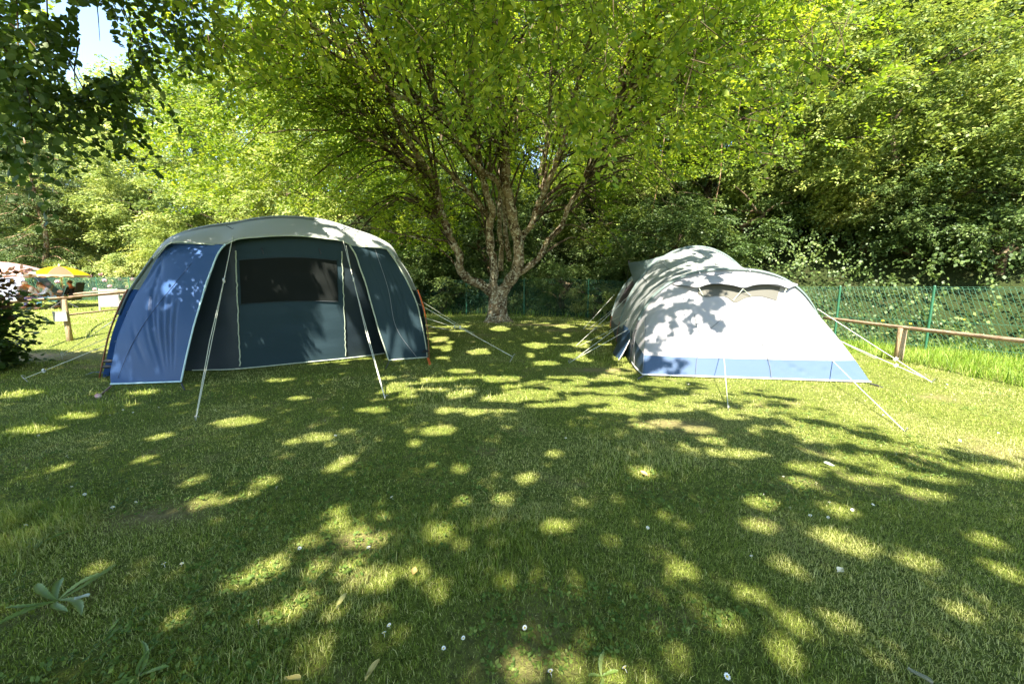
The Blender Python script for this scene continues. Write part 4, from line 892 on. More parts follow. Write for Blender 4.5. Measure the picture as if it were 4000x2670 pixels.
def tent_white():
    A0 = G(2510, 1469); B0 = G(3398, 1498); off = np.array([A0[0], A0[1], 0.])
    u = norm((B0-A0)*[1, 1, 0]); v = np.array([-u[1], u[0], 0]); Wd = np.linalg.norm((B0-A0)[:2]); up = np.array([0, 0, 1.])
    root = empty('tunnel_tent', tuple(off)); tag(root, 'white and blue tunnel tent with a big rounded hump, in the sun at the right', 'tent')
    def L(a, b, c): return u*a+v*b+up*c
    def arch(vv, w, h, ex=2.4, n_=61, sh=0, lean=0):
        c = (Wd)/2+sh; th = np.linspace(math.pi, 0, n_); q = []
        for t in th:
            x = math.copysign(abs(math.cos(t))**(2/ex), math.cos(t)); z = max(math.sin(t), 0)**(2/ex)
            q.append(L(c+x*w/2, vv+lean*z, z*h))
        q = np.array(q); return spline(q, n_)
    A1 = arch(1.08, Wd, 1.60, 2.45, lean=0.02); A2 = arch(2.9, Wd+.05, 2.15, 1.95, sh=-.02); A3 = arch(4.8, Wd, 1.95, 2.3); A4 = arch(6.3, Wd-.5, .9, 2.2)
    N_ = 61
    def loft(P_, Q_, n_, sag):
        return [P_*(1-t)+Q_*t-up*sag*math.sin(math.pi*t)*np.clip(P_[:, 2:3]/1.2, 0, 1)-((P_*(1-t)+Q_*t)-L(Wd/2, 0, 0))*0 for t in np.linspace(0, 1, n_)]
    def swell(g, k):   # fabric drawn a little inwards between hoops
        return g
    G12 = np.array(loft(A1, A2, 12, .07)); G23 = np.array(loft(A2, A3, 12, .1)); G34 = np.array(loft(A3, A4, 8, .03))
    band = .52
    for nm, g in (('middle_shell', G12), ('rear_shell', G23), ('end_shell', G34)):
        lo = np.argmax(g[0][:, 2] > band*.95); hi = N_-np.argmax(g[0][::-1, 2] > band*.95)
        g[:, :, :] += (rng.normal(0, .0, g.shape))
        s = MB().grid(g[:, lo-1:hi+1]).build(nm, M['shell_tent'], root, smooth=True)
        MB().grid(g[:, :lo]).build('lower_band', M['navy_tent'], s, smooth=True); MB().grid(g[:, hi:]).build('lower_band', M['navy_tent'], s, smooth=True)
    # hoop sleeves
    for Aq, w in ((A1, .055), (A2, .035), (A3, .035)):
        c = np.mean(Aq, 0); rad_ = norm(Aq-L(Wd/2, np.dot(Aq[0], v), .3)); lo, hi = (9, N_-9) if Aq is A1 else (6, N_-6)
        MB().grid(np.array([Aq[lo:hi]-v*w+rad_[lo:hi]*.0, Aq[lo:hi]-v*w*.5+rad_[lo:hi]*.03, Aq[lo:hi]+rad_[lo:hi]*.035, Aq[lo:hi]+v*w*.5+rad_[lo:hi]*.03, Aq[lo:hi]+v*w])).build('pole_sleeve', M['grey_tent'], root, smooth=True)
        MB().tube(Aq[:lo+1]-u*.02-v*.03, .01, 6).build('pole', M['black'] if Aq is A1 else M['pole_brown'], root)
        MB().tube(Aq[hi-1:]+u*.02-v*.03, .01, 6).build('pole', M['black'], root)
        for i in (lo-2, lo-5): p = Aq[i]; MB().tube([p-u*.03-v*.03, p+u*.05-v*.05], [.012, .02], 5).build('pole_clip', M['black'], root)
    # front: ruled between the first hoop and the ground outline
    cf = .2
    fr = []
    base = []
    for k in range(N_):
        t = k/(N_-1)
        if t < cf: s = t/cf; b = L(-.02*math.sin(math.pi*s), 1.08*(1-s), .03)
        elif t > 1-cf: s = (1-t)/cf; b = L(Wd, 1.08*(1-s), .03)
        else: s = (t-cf)/(1-2*cf); b = L(Wd*s, 0, .03)
        base.append(b)
    base = np.array(base); nv = 22; g = []
    for i in range(nv):
        w = i/(nv-1); q = base*(1-w)+A1*w
        tt = np.linspace(0, 1, N_)[:, None]; q = q-v*(.10*np.sin(math.pi*w)*np.sin(math.pi*tt)); g.append(q)
    g = np.array(g)
    T, W_ = np.meshgrid(np.linspace(0, 1, N_), np.linspace(0, 1, nv))
    cre = np.zeros(T.shape)
    for (t0, w0, t1, w1, a, wd) in [(.32, .62, .6, .02, .022, .012), (.36, .62, .66, .04, .014, .012), (.3, .6, .5, .1, .012, .012), (.4, .7, .72, .05, .008, .012), (.3, .75, .26, .1, .01, .012), (.27, .7, .24, .15, .008, .01), (.75, .2, .8, .02, .012, .012), (.66, .16, .78, .02, .008, .01)]:
        dx, dy = t1-t0, w1-w0; s = np.clip(((T-t0)*dx+(W_-w0)*dy)/(dx*dx+dy*dy), 0, 1); cre += a*np.exp(-((T-t0-s*dx)**2+(W_-w0-s*dy)**2)/wd**2/2)
    # finer grid for the creases
    def refine(g, a, b):
        i = np.linspace(0, g.shape[0]-1, a); j = np.linspace(0, g.shape[1]-1, b); i0 = np.minimum(i.astype(int), g.shape[0]-2); j0 = np.minimum(j.astype(int), g.shape[1]-2); fi = (i-i0)[:, None, None]; fj = (j-j0)[None, :, None]
        gg = g if g.ndim == 3 else g[..., None]
        return gg[i0][:, j0]*(1-fi)*(1-fj)+gg[i0+1][:, j0]*fi*(1-fj)+gg[i0][:, j0+1]*(1-fi)*fj+gg[i0+1][:, j0+1]*fi*fj
    RG, RC = 64, 121; gf = refine(g, RG, RC); T, W_ = np.meshgrid(np.linspace(0, 1, RC), np.linspace(0, 1, RG)); cre = np.zeros(T.shape)
    for (t0, w0, t1, w1, a, wd) in [(.34, .62, .6, .02, .02, .006), (.375, .62, .64, .04, .016, .006), (.31, .6, .52, .1, .01, .006), (.41, .66, .7, .05, .006, .005), (.3, .75, .25, .1, .008, .006), (.27, .7, .24, .15, .008, .005), (.285, .75, .27, .12, .008, .005), (.76, .17, .8, .01, .012, .006), (.66, .14, .78, .01, .01, .005), (.58, .14, .66, .02, .014, .005)]:
        dx, dy = t1-t0, w1-w0; s = np.clip(((T-t0)*dx+(W_-w0)*dy)/(dx*dx+dy*dy), 0, 1); cre += 1.6*a*np.sin(math.pi*np.clip(s*.9+.05, 0, 1))*np.exp(-((T-t0-s*dx)**2+((W_-w0-s*dy)*.6)**2)/wd**2/2)
    gf = gf+v*cre[..., None]
    # split into band and white by height: row where the band ends depends on the column
    hb = .28+.26*np.clip(1-np.linspace(0, 1, RC)/cf, 0, 1)+.26*np.clip(1-(1-np.linspace(0, 1, RC))/cf, 0, 1)
    def cut(col, h):
        z = col[:, 2]; i = np.argmax(z > h); i = max(i, 1); t = (h-z[i-1])/(z[i]-z[i-1]+1e-9); return i, col[i-1]*(1-t)+col[i]*t
    low = []; high = []
    for j in range(RC):
        i, p = cut(gf[:, j], hb[j]); lowc = spline(np.vstack([gf[:i:2, j] if i > 3 else gf[:i, j], p]), 12) if i > 2 else np.linspace(gf[0, j], p, 12)
        low.append(lowc); high.append(spline(np.vstack([p, gf[i:, j]]), 54))
    low = np.array(low).transpose(1, 0, 2); high = np.array(high).transpose(1, 0, 2)
    cj = int(cf*(RC-1))
    fp = MB().grid(high).build('front_panel', M['white_tent'], root, smooth=True)
    MB().grid(low[:, cj-1:RC-cj]).build('lower_band', M['blue_band'], fp, smooth=True)
    MB().grid(low[:, :cj]).build('lower_band', M['navy_tent'], fp, smooth=True); MB().grid(low[:, RC-cj-1:]).build('lower_band', M['navy_tent'], fp, smooth=True)
    MB().tube(low[0]-v*.004+up*.0, .012, 6).build('piping', M['white'], fp)
    MB().tube(high[0, cj:RC-cj]-v*.003, .003, 4).build('seam', M['seam_grey'], fp)
    MB().tube(np.vstack([low[:, cj], high[:48, cj]])-v*.004-u*.003, .003, 4).build('seam', M['seam_grey'], fp)
    # surface locator on the front: photo position -> point on panel
    full = np.vstack([low, high[1:]]); fa, fb, _ = proj((full+off).reshape(-1, 3)); fa = fa.reshape(full.shape[:2]); fb = fb.reshape(full.shape[:2])
    def on(a, b, lift=.006):
        i = np.argmin(((fa-a)**2+(fb-b)**2)[:, cj:RC-cj].ravel()); j = i % (RC-2*cj)+cj; i = i//(RC-2*cj); c = full[i, j]
        d = ray(a, b); n_ = norm(-v*.8+up*.6); o = np.array([0, 0, CAMH])-off; t = np.dot(c-o, n_)/np.dot(d, n_); return o+d*t+n_*lift
    for line in ([(2870,1188),(2805,1258),(2743,1325),(2734,1360),(2722,1400),(2716,1462)], [(2870,1188),(2920,1255),(2969,1325),(2980,1360),(3000,1410),(3012,1478)], [(3031,1180),(3005,1240),(2969,1325)], [(2712,1230),(2722,1280),(2743,1325)]):
        MB().tube(spline(np.array([on(a, b, .02) for a, b in line]), 24), .0038, 4).build('shaping_cord', M['seam'], fp)
    # eyebrow vent: canopy standing off the panel, its cast shadow painted as a dark sheet below
    edge = [(2626,1113),(2680,1126),(2726,1136),(2745,1130),(2800,1127),(2850,1132),(2893,1140),(2935,1131),(2985,1128),(3030,1131),(3062,1140),(3090,1128),(3116,1117)]
    lift = [.0, .06, .1, .11, .12, .12, .11, .12, .12, .12, .1, .05, 0]
    E = spline(np.array([on(a, b, l) for (a, b), l in zip(edge, lift)]), 60)
    tp = spline(np.array([on(a, b, .01) for a, b in [(2626,1110),(2700,1088),(2780,1075),(2860,1070),(2940,1070),(3020,1082),(3070,1097),(3116,1113)]]), 60)
    # keep the canopy root tucked under the hoop sleeve
    MB().grid(np.array([tp*(1-t)+E*t+up*.02*math.sin(math.pi*t) for t in np.linspace(0, 1, 6)])).build('vent_canopy', M['white_tent'], root, smooth=True, thick=.003)
    MB().tube(E, .005, 5).build('canopy_hem', M['seam'], root)
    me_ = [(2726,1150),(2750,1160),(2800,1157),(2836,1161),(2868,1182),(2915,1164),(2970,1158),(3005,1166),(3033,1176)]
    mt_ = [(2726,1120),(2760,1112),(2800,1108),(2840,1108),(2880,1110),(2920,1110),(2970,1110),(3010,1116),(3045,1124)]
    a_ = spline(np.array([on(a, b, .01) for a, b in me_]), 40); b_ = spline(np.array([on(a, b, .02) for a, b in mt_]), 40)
    MB().grid(np.array([a_*(1-t)+b_*t for t in np.linspace(0, 1, 4)])).build('vent_shadow', mat('vent_shadow_tone', (.075, .072, .058), .8), root, smooth=True)  # dark crescents stand in for the shadow of the canopy
    for l in ([(2724,1138),(2745,1158)], [(2862,1176),(2893,1142),(2931,1158)], [(3060,1142),(3055,1160)]): MB().tube(np.array([on(a, b, .09 if k % 2 == (0 if len(l) < 3 else 1) else .02) for k, (a, b) in enumerate(l)]), .006, 5).build('prop_strap', M['piping'], root)
    # seams on the shell
    MB().tube(G12[8:, 17]+up*.006-u*.004, .006, 4).build('seam', M['seam'], root)
    i = 14
    for g_, js in ((G12, (22, 30, 39)), (G23, (24, 37))):
        for j in js: MB().tube(g_[:, j]+up*.004, .0035, 4).build('seam', M['seam_grey'], root)
    MB().tube(G12[3, 9:52]+up*.003-v*.003, .003, 4).build('seam', M['seam_grey'], root)
    for j in (24, 33): MB().tube([G12[0, j]+up*.02-v*.06, G12[0, j]+up*.012-v*.13, G12[0, j]-up*.03-v*.17], .008, 5).build('toggle', M['seam_grey'], root)
    # left side door: dark mesh panel and awning hood
    gd = G23
    dd = gd[0:9, 11:27]-u*.03
    MB().grid(dd).build('door_mesh', mat('door_mesh', (.045, .03, .04), .6), root, smooth=True)
    tipw = P(2456, 1026, 8.95)-off; h0 = G23[0, 24]+up*.01; h1 = G23[1, 15]-u*.02; h2 = G23[8, 23]+up*.01; h3 = G23[8, 15]-u*.02
    mid = (G23[4, 21])
    hood = np.array([[h0, (h0+tipw)/2-up*.03, tipw], [(h0+h1)/2+u*.02, (h1+tipw)/2, tipw-up*.06], [h1, (h1*.75+tipw*.25), P(2487, 1090, 8.7)-off]])
    MB().grid(hood).build('door_hood', M['grey_tent'], root, smooth=True, thick=.004)
    MB().grid(np.array([[h2, (h2+tipw)/2], [mid, tipw]])).build('door_hood', M['grey_tent'], root, smooth=True, thick=.004)
    MB().tube([tipw+up*.05, tipw, (tipw+h3)/2, h3], .008, 5).build('hood_pole', M['black'], root)
    # porch flap laid outside with orange feet
    f = [(2474,1297),(2446,1262),(2388,1393),(2404,1424)]
    f3 = [G12[9, 3]-u*.02, G12[11, 3]-u*.03, G(2386,1396)-off+up*.14, G(2405,1430)-off+up*.12]
    fl0 = [P(2474, 1296, 7.0)-off, P(2436, 1268, 7.7)-off, P(2387, 1392, 7.5)-off, P(2404, 1423, 6.9)-off]
    q = np.array([[fl0[0]*(1-s)+fl0[1]*s for s in np.linspace(0, 1, 6)], [fl0[3]*(1-s)+fl0[2]*s for s in np.linspace(0, 1, 6)]]); q = np.array([q[0]*(1-t)+q[1]*t-up*.05*math.sin(math.pi*t) for t in np.linspace(0, 1, 8)])
    fo = MB().grid(q).build('entrance_flap', M['navy_tent'], root, smooth=True, thick=.004)
    MB().tube(np.vstack([q[:, 0], q[-1]]), .007, 5).build('piping', M['white'], fo)
    for a, b in ((fl0[2], G(2362, 1412, -.03)-off), (fl0[3], G(2385, 1452, -.03)-off)): MB().tube([a, b], [.012, .018], 6).build('orange_peg', M['orange'], root)
    # ropes
    def near(a, b, Y): return P(a, b, Y)
    for (a, b, Y), g, d in (((3193,1206,6.35), (3640,1492), 1), ((3262,1322,6.4), (3606,1473), 1), ((3262,1322,6.4), (3420,1400), 0), ((3248,1404,5.42), (3536,1686), 0), ((2823,1330,5.75), (2845,1602), 0),
                            ((2476,1137,8.3), (2234,1365), 0), ((2453,1246,7.4), (2224,1417), 0), ((2459,1283,6.9), (2231,1411), 0), ((2440,1262,7.6), (2238,1362), 0), ((2400,1150,10.2), (2238,1327), 0), ((2404,1200,9.9), (2240,1330), 0), ((2425,1232,8.4), (2262,1318), 0)):
        rope_part(root, off, near(a, b, Y), G(*g), slider=.72 if d else 0, double=d and g[0] == 3640, r=.0052 if g[0] > 3000 else .0038)
    strap(root, off, [G(2512, 1468, .03), G(2500, 1474, .02), G(2490, 1480, 0)], .012, M['black'])
    strap(root, off, [G(3398, 1497, .03), G(3425, 1504, .02), G(3450, 1514, 0)], .012, M['black'])
    return root
tent_white()

# ------------------------------------------------------------------ picnic group behind the rail
def human(name, label, loc, face, J, skin, shirt, legs, hair, scale=1.0, hairlen=.0, extra=None):
    """seated figure: J maps joints to (forward, left, up) metres; one skinned body, clothes and hair as children"""
    root = empty(name, tuple(loc), face); root.scale = (scale,)*3; tag(root, label, 'person')
    names = ['pelvis', 'belly', 'chest', 'neck', 'headb', 'headt', 'shL', 'elL', 'waL', 'haL', 'shR', 'elR', 'waR', 'haR', 'hipL', 'knL', 'anL', 'toL', 'hipR', 'knR', 'anR', 'toR']
    E = [(0, 1), (1, 2), (2, 3), (3, 4), (4, 5), (2, 6), (6, 7), (7, 8), (8, 9), (2, 10), (10, 11), (11, 12), (12, 13), (0, 14), (14, 15), (15, 16), (16, 17), (0, 18), (18, 19), (19, 20), (20, 21)]
    Rr = [.13, .125, .14, .055, .085, .08, .065, .045, .032, .035, .065, .045, .032, .035, .09, .062, .04, .035, .09, .062, .04, .035]
    def sk(nm, idx, grow, m, par, cut=None):
        mp = {n_: i for i, n_ in enumerate(idx)}; me = bpy.data.meshes.new(nm)
        me.from_pydata([J[names[i]] for i in idx], [(mp[a], mp[b]) for a, b in E if a in mp and b in mp], []); me.materials.append(m)
        o = bpy.data.objects.new(nm, me); COL.objects.link(o); o.parent = par
        md = o.modifiers.new('skin', 'SKIN'); sv = me.skin_vertices[0].data
        for k, i in enumerate(idx): r = Rr[i]+grow; sv[k].radius = (r, r)
        sv[0].use_root = True; s = o.modifiers.new('sub', 'SUBSURF'); s.levels = 1; s.render_levels = 2
        return o
    body = sk('body', list(range(22)), 0, skin, root)
    sk('shirt', [2, 1, 0, 6, 7, 8, 10, 11, 12] if True else [], .014, shirt, root)
    sk('trousers', [0, 14, 15, 16, 18, 19, 20], .014, legs, root)
    h = np.array(J['headt'])+[-.012, 0, -.01]; mb = MB().ball(h+[-.02, 0, .015], (.098, .088, .085), 12, 8)
    if hairlen: mb.tube([h+[-.09, 0, 0], h+[-.14, 0, -.06], h+[-.13, 0, -hairlen]], [.035, .04, .015], 8)
    mb.build('hair', hair, root, smooth=True)
    f = np.array(J['headb'])*.45+np.array(J['headt'])*.55+[.085, 0, 0]
    MB().ball(f+[.008, 0, -.012], (.018, .013, .02), 8, 5).build('nose', skin, root, smooth=True)
    MB().ball(f+[-.006, .032, .018], .009, 6, 4).ball(f+[-.006, -.032, .018], .009, 6, 4).build('eyes', M['black'], root)
    MB().ball(f+[-.09, .085, 0], (.02, .01, .03), 6, 4).ball(f+[-.09, -.085, 0], (.02, .01, .03), 6, 4).build('ears', skin, root)
    MB().ball(f+[-.005, 0, -.05], (.01, .025, .006), 8, 4).build('mouth', mat('lip', (.35, .1, .08), .6), root)
    for s_, ha, wa in ((1, 'haL', 'waL'), (-1, 'haR', 'waR')):
        a = np.array(J[ha]); d = norm(a-np.array(J[wa])); lat = np.array([-d[1], d[0], 0]); lat = norm(lat); mbh = MB()
        for k, (o_, l_) in enumerate(((-.028, .07), (-.01, .082), (.009, .077), (.027, .06))):
            b0 = a+d*.02+lat*o_; mbh.tube([b0, b0+d*l_*.5+[0, 0, -.006], b0+d*l_+[0, 0, -.028]], [.0095, .009, .007], 6)
        b0 = a-d*.01-lat*.03*s_; mbh.tube([b0, b0+d*.03-lat*.03*s_, b0+d*.055-lat*.03*s_-[0, 0, .015]], [.011, .01, .008], 6)
        mbh.build('fingers', skin, root, smooth=True)
    return root
def seated(lean=0, headf=0, armf=.36, armz=.62, knee=.46):
    l = lean
    return {'pelvis': (0, 0, .5), 'belly': (.02+l*.25, 0, .68), 'chest': (.03+l*.6, 0, .9), 'neck': (.04+l*.85, 0, 1.05), 'headb': (.07+l*.95+headf, 0, 1.14-l*.15), 'headt': (.075+l*1.05+headf, 0, 1.24-l*.2),
            'shL': (.02+l*.6, .18, .97), 'elL': (.1+l*.7, .25, .74), 'waL': (armf+l*.4, .14, armz), 'haL': (armf+.07+l*.4, .11, armz), 'shR': (.02+l*.6, -.18, .97), 'elR': (.1+l*.7, -.25, .74), 'waR': (armf+l*.4, -.14, armz), 'haR': (armf+.07+l*.4, -.11, armz),
            'hipL': (.05, .1, .5), 'knL': (knee, .12, .5), 'anL': (knee+.02, .12, .1), 'toL': (knee+.18, .13, .04), 'hipR': (.05, -.1, .5), 'knR': (knee, -.12, .5), 'anR': (knee+.04, -.12, .1), 'toR': (knee+.2, -.13, .04)}
SK = mat('skin', (.5, .25, .15), .5); SKR = mat('skin_tanned', (.5, .19, .08), .5); GD = 18.3
def gp(px, d=GD): x = (px-2000)/F*d; return np.array([x, d, float(zg(np.array([x]), np.array([d]))[0])])
stripe = mat('striped_cloth', (.62, .6, .66), .8, col2=(.3, .3, .36), vscale=6, stretch=(.4, .4, 5)); purple = mat('purple_pattern', (.32, .24, .48), .8, col2=(.08, .06, .12), vscale=14)
white_c = mat('white_cloth', (.72, .68, .72), .8); cyan = mat('pale_blue_trousers', (.25, .5, .62), .8); blackc = mat('black_cloth', (.02, .016, .016), .85)
brownh = mat('brown_hair', (.12, .05, .025), .6, bump=.4, bscale=60); greyh = mat('white_cap', (.7, .66, .62), .7); darkh = mat('dark_hair', (.035, .02, .012), .6, bump=.4, bscale=60)
LEFT = math.atan2(-.75, -.66)
human('person', 'person with a white cap and purple patterned skirt leaning forward over the picnic table', gp(172), LEFT, seated(.32, .03, .42, .72), SKR, white_c, purple, greyh, 1.0)
human('person', 'person with a brown ponytail, striped grey top and pale blue trousers by the table', gp(222, 18.1), LEFT+.15, seated(.28, .04, .4, .7), SK, stripe, cyan, brownh, .97, hairlen=.22)
human('person', 'person in black sitting in the black folding chair, face turned left', gp(292, 18.6), LEFT-.5, seated(-.08, .02, .3, .66), SKR, blackc, blackc, darkh, .97)
human('person', 'person in a black and white striped top half hidden by the shrub at the left', gp(100, 18.9), LEFT+2.4, seated(.1, .02, .4, .7), SK, mat('bold_stripes', (.6, .6, .62), .8, col2=(.03, .03, .04), vscale=4, stretch=(.3, .3, 9)), blackc, darkh, .97)
def camp_chair(label, loc, rz, m, high=.0):
    root = empty('folding_chair', tuple(loc), rz); tag(root, label, 'chair', 'folding chairs of the picnic group')
    q = np.array([[(-.17-.2*t, s*.29, .42+.66*t+high*t) for s in np.linspace(-1, 1, 5)] for t in np.linspace(0, 1, 6)]); q[:, 2, 0] -= .04
    MB().grid(q).build('backrest', m, root, smooth=True, thick=.01)
    q = np.array([[(-.2+.5*t, s*.27, .42+.04*t-.03*(1-s*s)) for s in np.linspace(-1, 1, 5)] for t in np.linspace(0, 1, 4)]); MB().grid(q).build('seat', m, root, smooth=True, thick=.01)
    for s in (-1, 1):
        for a, b in (((.3, s*.29, .45), (-.3, s*.29, 0)), ((-.22, s*.29, .42), (.3, s*.29, 0))): MB().tube([a, b], .011, 6).build('leg', M['black'], root)
        MB().tube([(-.25, s*.3, .62), (.25, s*.3, .64)], .02, 6).tube([(.27, s*.3, .64), (.28, s*.3, .44)], .01, 6).build('armrest', M['black'], root)
    return root
camp_chair('tall-backed black folding camping chair with the person in black', gp(296, 18.6), LEFT-.5, blackc, .12)
camp_chair('pale folding chair under the person with the white cap', gp(176), LEFT, mat('chair_grey', (.3, .3, .32), .7))
camp_chair('green-grey folding chair under the person with the ponytail', gp(226, 18.1), LEFT+.15, mat('chair_green', (.08, .14, .12), .7))
t = gp(212, 18.9); root = empty('camping_table', tuple(t), .6); tag(root, 'small camping table between the seated people', 'table')
MB().box((0, 0, .68), (1.0, .6, .025)).build('tabletop', mat('table_top', (.25, .25, .27), .5), root)
for sx in (-1, 1):
    for sy in (-1, 1): MB().tube([(sx*.45, sy*.26, .67), (sx*.42, sy*.26, 0)], .013, 6).build('leg', M['steel'], root)
t2 = t+[.1, -.1, .6925]; b = MB().tube([t2, t2+[0, 0, .19]], [.04, .04], 12).build('jug', M['white'], None, smooth=True); tag(b, 'white jug standing on the camping table', 'jug')

def parasol(label, base, tip, Rr, rise, cols, fringe, nseg=8, drop=.12, cat='parasol', rot=-.32):
    """base = pole foot, tip = crown tip (3-D points)"""
    base = np.array(base, float); tip = np.array(tip, float); root = empty('parasol', tuple(base)); tag(root, label, cat)
    t = tip-base; ax = norm(t); MB().tube([(0, 0, -.1), t], .02, 8).build('pole', mat('parasol_pole', (.6, .45, .2), .5), root, smooth=True)
    MB().tube([t, t+[0, 0, .05], t+[0, 0, .1]], [.03, .035, .01], 8).build('finial', M['white'], root, smooth=True)
    for k in range(nseg):
        q = []; fr = []
        for j in range(7):
            a = 2*math.pi*(k+j/6)/nseg+rot; row = []
            for i in range(9):
                s = i/8; sag = 1-.05*math.sin(math.pi*j/6)*s
                row.append(t+np.array([math.cos(a)*Rr*s*sag, math.sin(a)*Rr*s*sag, -rise*s**1.8-.02*math.sin(math.pi*j/6)*s*0]))
            q.append(row); fr.append([row[-1], row[-1]+np.array([0, 0, -drop*(.75+.25*math.cos(j*2.1))])])
        MB().grid(q).build('canopy_panel', cols[k % len(cols)], root, smooth=True)
        MB().grid(fr).build('fringe', fringe, root, thick=.003)
    for k in range(nseg):
        a = 2*math.pi*k/nseg+rot; MB().tube([t+[0, 0, -.01], t+[math.cos(a)*Rr*.5, math.sin(a)*Rr*.5, -rise*.29-.012], t+[math.cos(a)*Rr, math.sin(a)*Rr, -rise-.01]], .006, 4).build('rib', M['white'], root)
yel = mat('yellow_canvas', (.62, .36, .004), .8, trans=.3, spec=.1); pnk = mat('salmon_canvas', (.36, .13, .07), .8, trans=.3, spec=.1); frg = mat('cream_fringe', (.6, .45, .28), .8, trans=.3)
pb = gp(264, 18.8); ptip = P(231, 1040, 18.4)
parasol('yellow and salmon parasol with a cream fringe over the picnic table', pb, ptip, 1.02, .4, [yel, pnk], frg)
pp = mat('pale_pink_canvas', (.5, .27, .25), .8, trans=.3)
pb2 = gp(-20, 17.5); parasol('pale pink parasol cut off by the left edge, over the hidden end of the group', pb2, P(-5, 1022, 17.5), 1.75, .55, [pp], mat('pink_edge', (.8, .6, .6), .8))
# dark blue awning tent behind the picnic
ab = gp(120, 20.6); root = empty('awning', tuple(ab), .65); tag(root, 'grey and dark blue awning behind the pink parasol', 'awning')
MB().grid([[(-1.6, 0, 0), (-1.6, 0, 1.95)], [(-.8, .02, 0), (-.8, .02, 2.0)], [(0, 0, 0), (0, 0, 1.95)]]).build('striped_wall', mat('awning_stripes', (.35, .36, .42), .8, col2=(.15, .16, .24), vscale=3, stretch=(9, 9, .1)), root, thick=.01)
MB().grid([[(0, 0, 1.95), (0, 1.4, 1.95)], [(.5, -.2, 1.2), (.5, 1.6, 1.2)], [(1.1, -.5, 0), (1.1, 1.9, 0)]]).build('sloping_side', M['navy_tent'], root, thick=.01)
# A-frame notice board
ab = gp(436, 17.6); root = empty('notice_board', tuple(ab), .72); tag(root, 'white A-frame notice board on the grass beside the blue tent', 'sign')
for s in (-1, 1):
    MB().tube([(s*.34, -.16, 0), (s*.28, 0, .98)], .022, 6).build('leg', M['board'], root); MB().tube([(s*.34, .2, 0), (s*.28, .02, .98)], .022, 6).build('leg', M['board'], root)
ln = lambda z: -.16*(1-z/.98)-.026
MB().grid([[(s*.29, ln(z), z) for s in (-1, 1)] for z in (.16, .68)]).build('lower_panel', mat('board_white', (.3, .26, .26), .8, spec=.1), root, thick=.012)
hp = MB().grid([[(s*.29, ln(z), z) for s in (-1, 1)] for z in (.72, .95)]).build('header_panel', M['board'], root, thick=.012)
for i, (c, x0) in enumerate([((.05, .05, .2), -.22), ((.2, .4, .6), -.15), ((.05, .05, .1), -.07), ((.6, .1, .1), 0), ((.7, .4, .1), .08), ((.1, .3, .15), .14), ((.25, .1, .1), .21)]):
    m_ = mat('marker', c, .7); MB().tube([(x0-.025, ln(.88)-.004, .91-.02*(i % 2)), (x0+.005, ln(.86)-.004, .85), (x0+.03, ln(.89)-.004, .9)], .009, 4).build('lettering', m_, hp)
MB().box((.03, ln(.76)-.004, .765), (.36, .004, .03)).build('lettering', mat('marker_red', (.65, .15, .2), .7), hp)
MB().box((-.0, ln(.8)-.004, .805), (.12, .004, .012)).build('lettering', M['black'], hp)
# bicycle lying on its stand behind the board
bb = gp(512, 18.6); root = empty('bicycle', tuple(bb), .45); tag(root, 'bicycle parked behind the left pole of the blue tent', 'bicycle')
for sx in (-.52, .52):
    w = MB(); th = np.linspace(0, 2*math.pi, 25); w.tube([(sx+.33*math.cos(a), 0, .34+.33*math.sin(a)) for a in th], .016, 5, cap=False)
    wo = w.build('wheel', M['black'], root); s_ = MB()
    for a in th[:-1:2]: s_.tube([(sx, 0, .34), (sx+.32*math.cos(a), 0, .34+.32*math.sin(a))], .002, 3)
    s_.build('spokes', M['steel'], wo)
fr_ = MB()
for a, b in (((-.52, .34), (-.08, .3)), ((-.52, .34), (-.2, .78)), ((-.08, .3), (-.22, .85)), ((-.08, .3), (.38, .72)), ((-.2, .78), (.36, .8)), ((.36, .86), (.52, .34))): fr_.tube([(a[0], 0, a[1]), (b[0], 0, b[1])], .016, 6)
fr_.build('frame', mat('bike_frame', (.06, .06, .08), .35), root)
MB().box((-.24, 0, .9), (.24, .12, .05)).build('saddle', M['black'], root); MB().tube([(.34, -.28, 1.0), (.4, -.1, .97), (.36, 0, .9), (.4, .1, .97), (.34, .28, 1.0)], .012, 6).build('handlebar', M['steel'], root)

# ------------------------------------------------------------------ grass
def blades(x, y, h, w, r, flat=.35, tin=None, maxtilt=.9):
    n = len(x); z = zg(x, y); an = r.uniform(0, 2*math.pi, n); t = r.uniform(.1, maxtilt, n); d = np.stack([np.cos(an), np.sin(an)], 1)
    fa = an+math.pi/2+r.normal(0, .5, n); s = np.stack([np.cos(fa), np.sin(fa), np.zeros(n)], 1)*(w/2)[:, None]
    b = np.stack([x, y, z-.004], 1); m = b+np.c_[d*(h*.5*np.sin(t*.6))[:, None], h*.55*np.cos(t*.6)]; e = m+np.c_[d*(h*.55*np.sin(t*1.35))[:, None], h*.5*np.cos(t*1.35)]
    V = np.stack([b-s, b+s, m+s*.8, m-s*.8, e], 1).reshape(-1, 3); i = np.arange(n)[:, None]*5
    return V, np.concatenate([i+[0, 1, 2, 3]]), np.concatenate([i+[3, 2, 4]])
def scatter(n, y0, y1, xm, r, power=1.0):
    y = y0+(y1-y0)*r.random(n)**power; hw = 1.42*y+xm; x = r.uniform(-1, 1, n)*hw; return x, y
parts = []; tints = []
def in_tents(x, y):
    a = (x > 1.9+.157*(y-5.7)) & (x < 5.0+.157*(y-5.3)) & (y > 5.75-.157*(x-1.9)) & (y < 10)
    yl = 6.05+.62*(x+5.1); b = (x > -6.4) & (x < -1.7) & (y > np.maximum(yl, 5.0)+.1) & (y < yl+4); return a | b
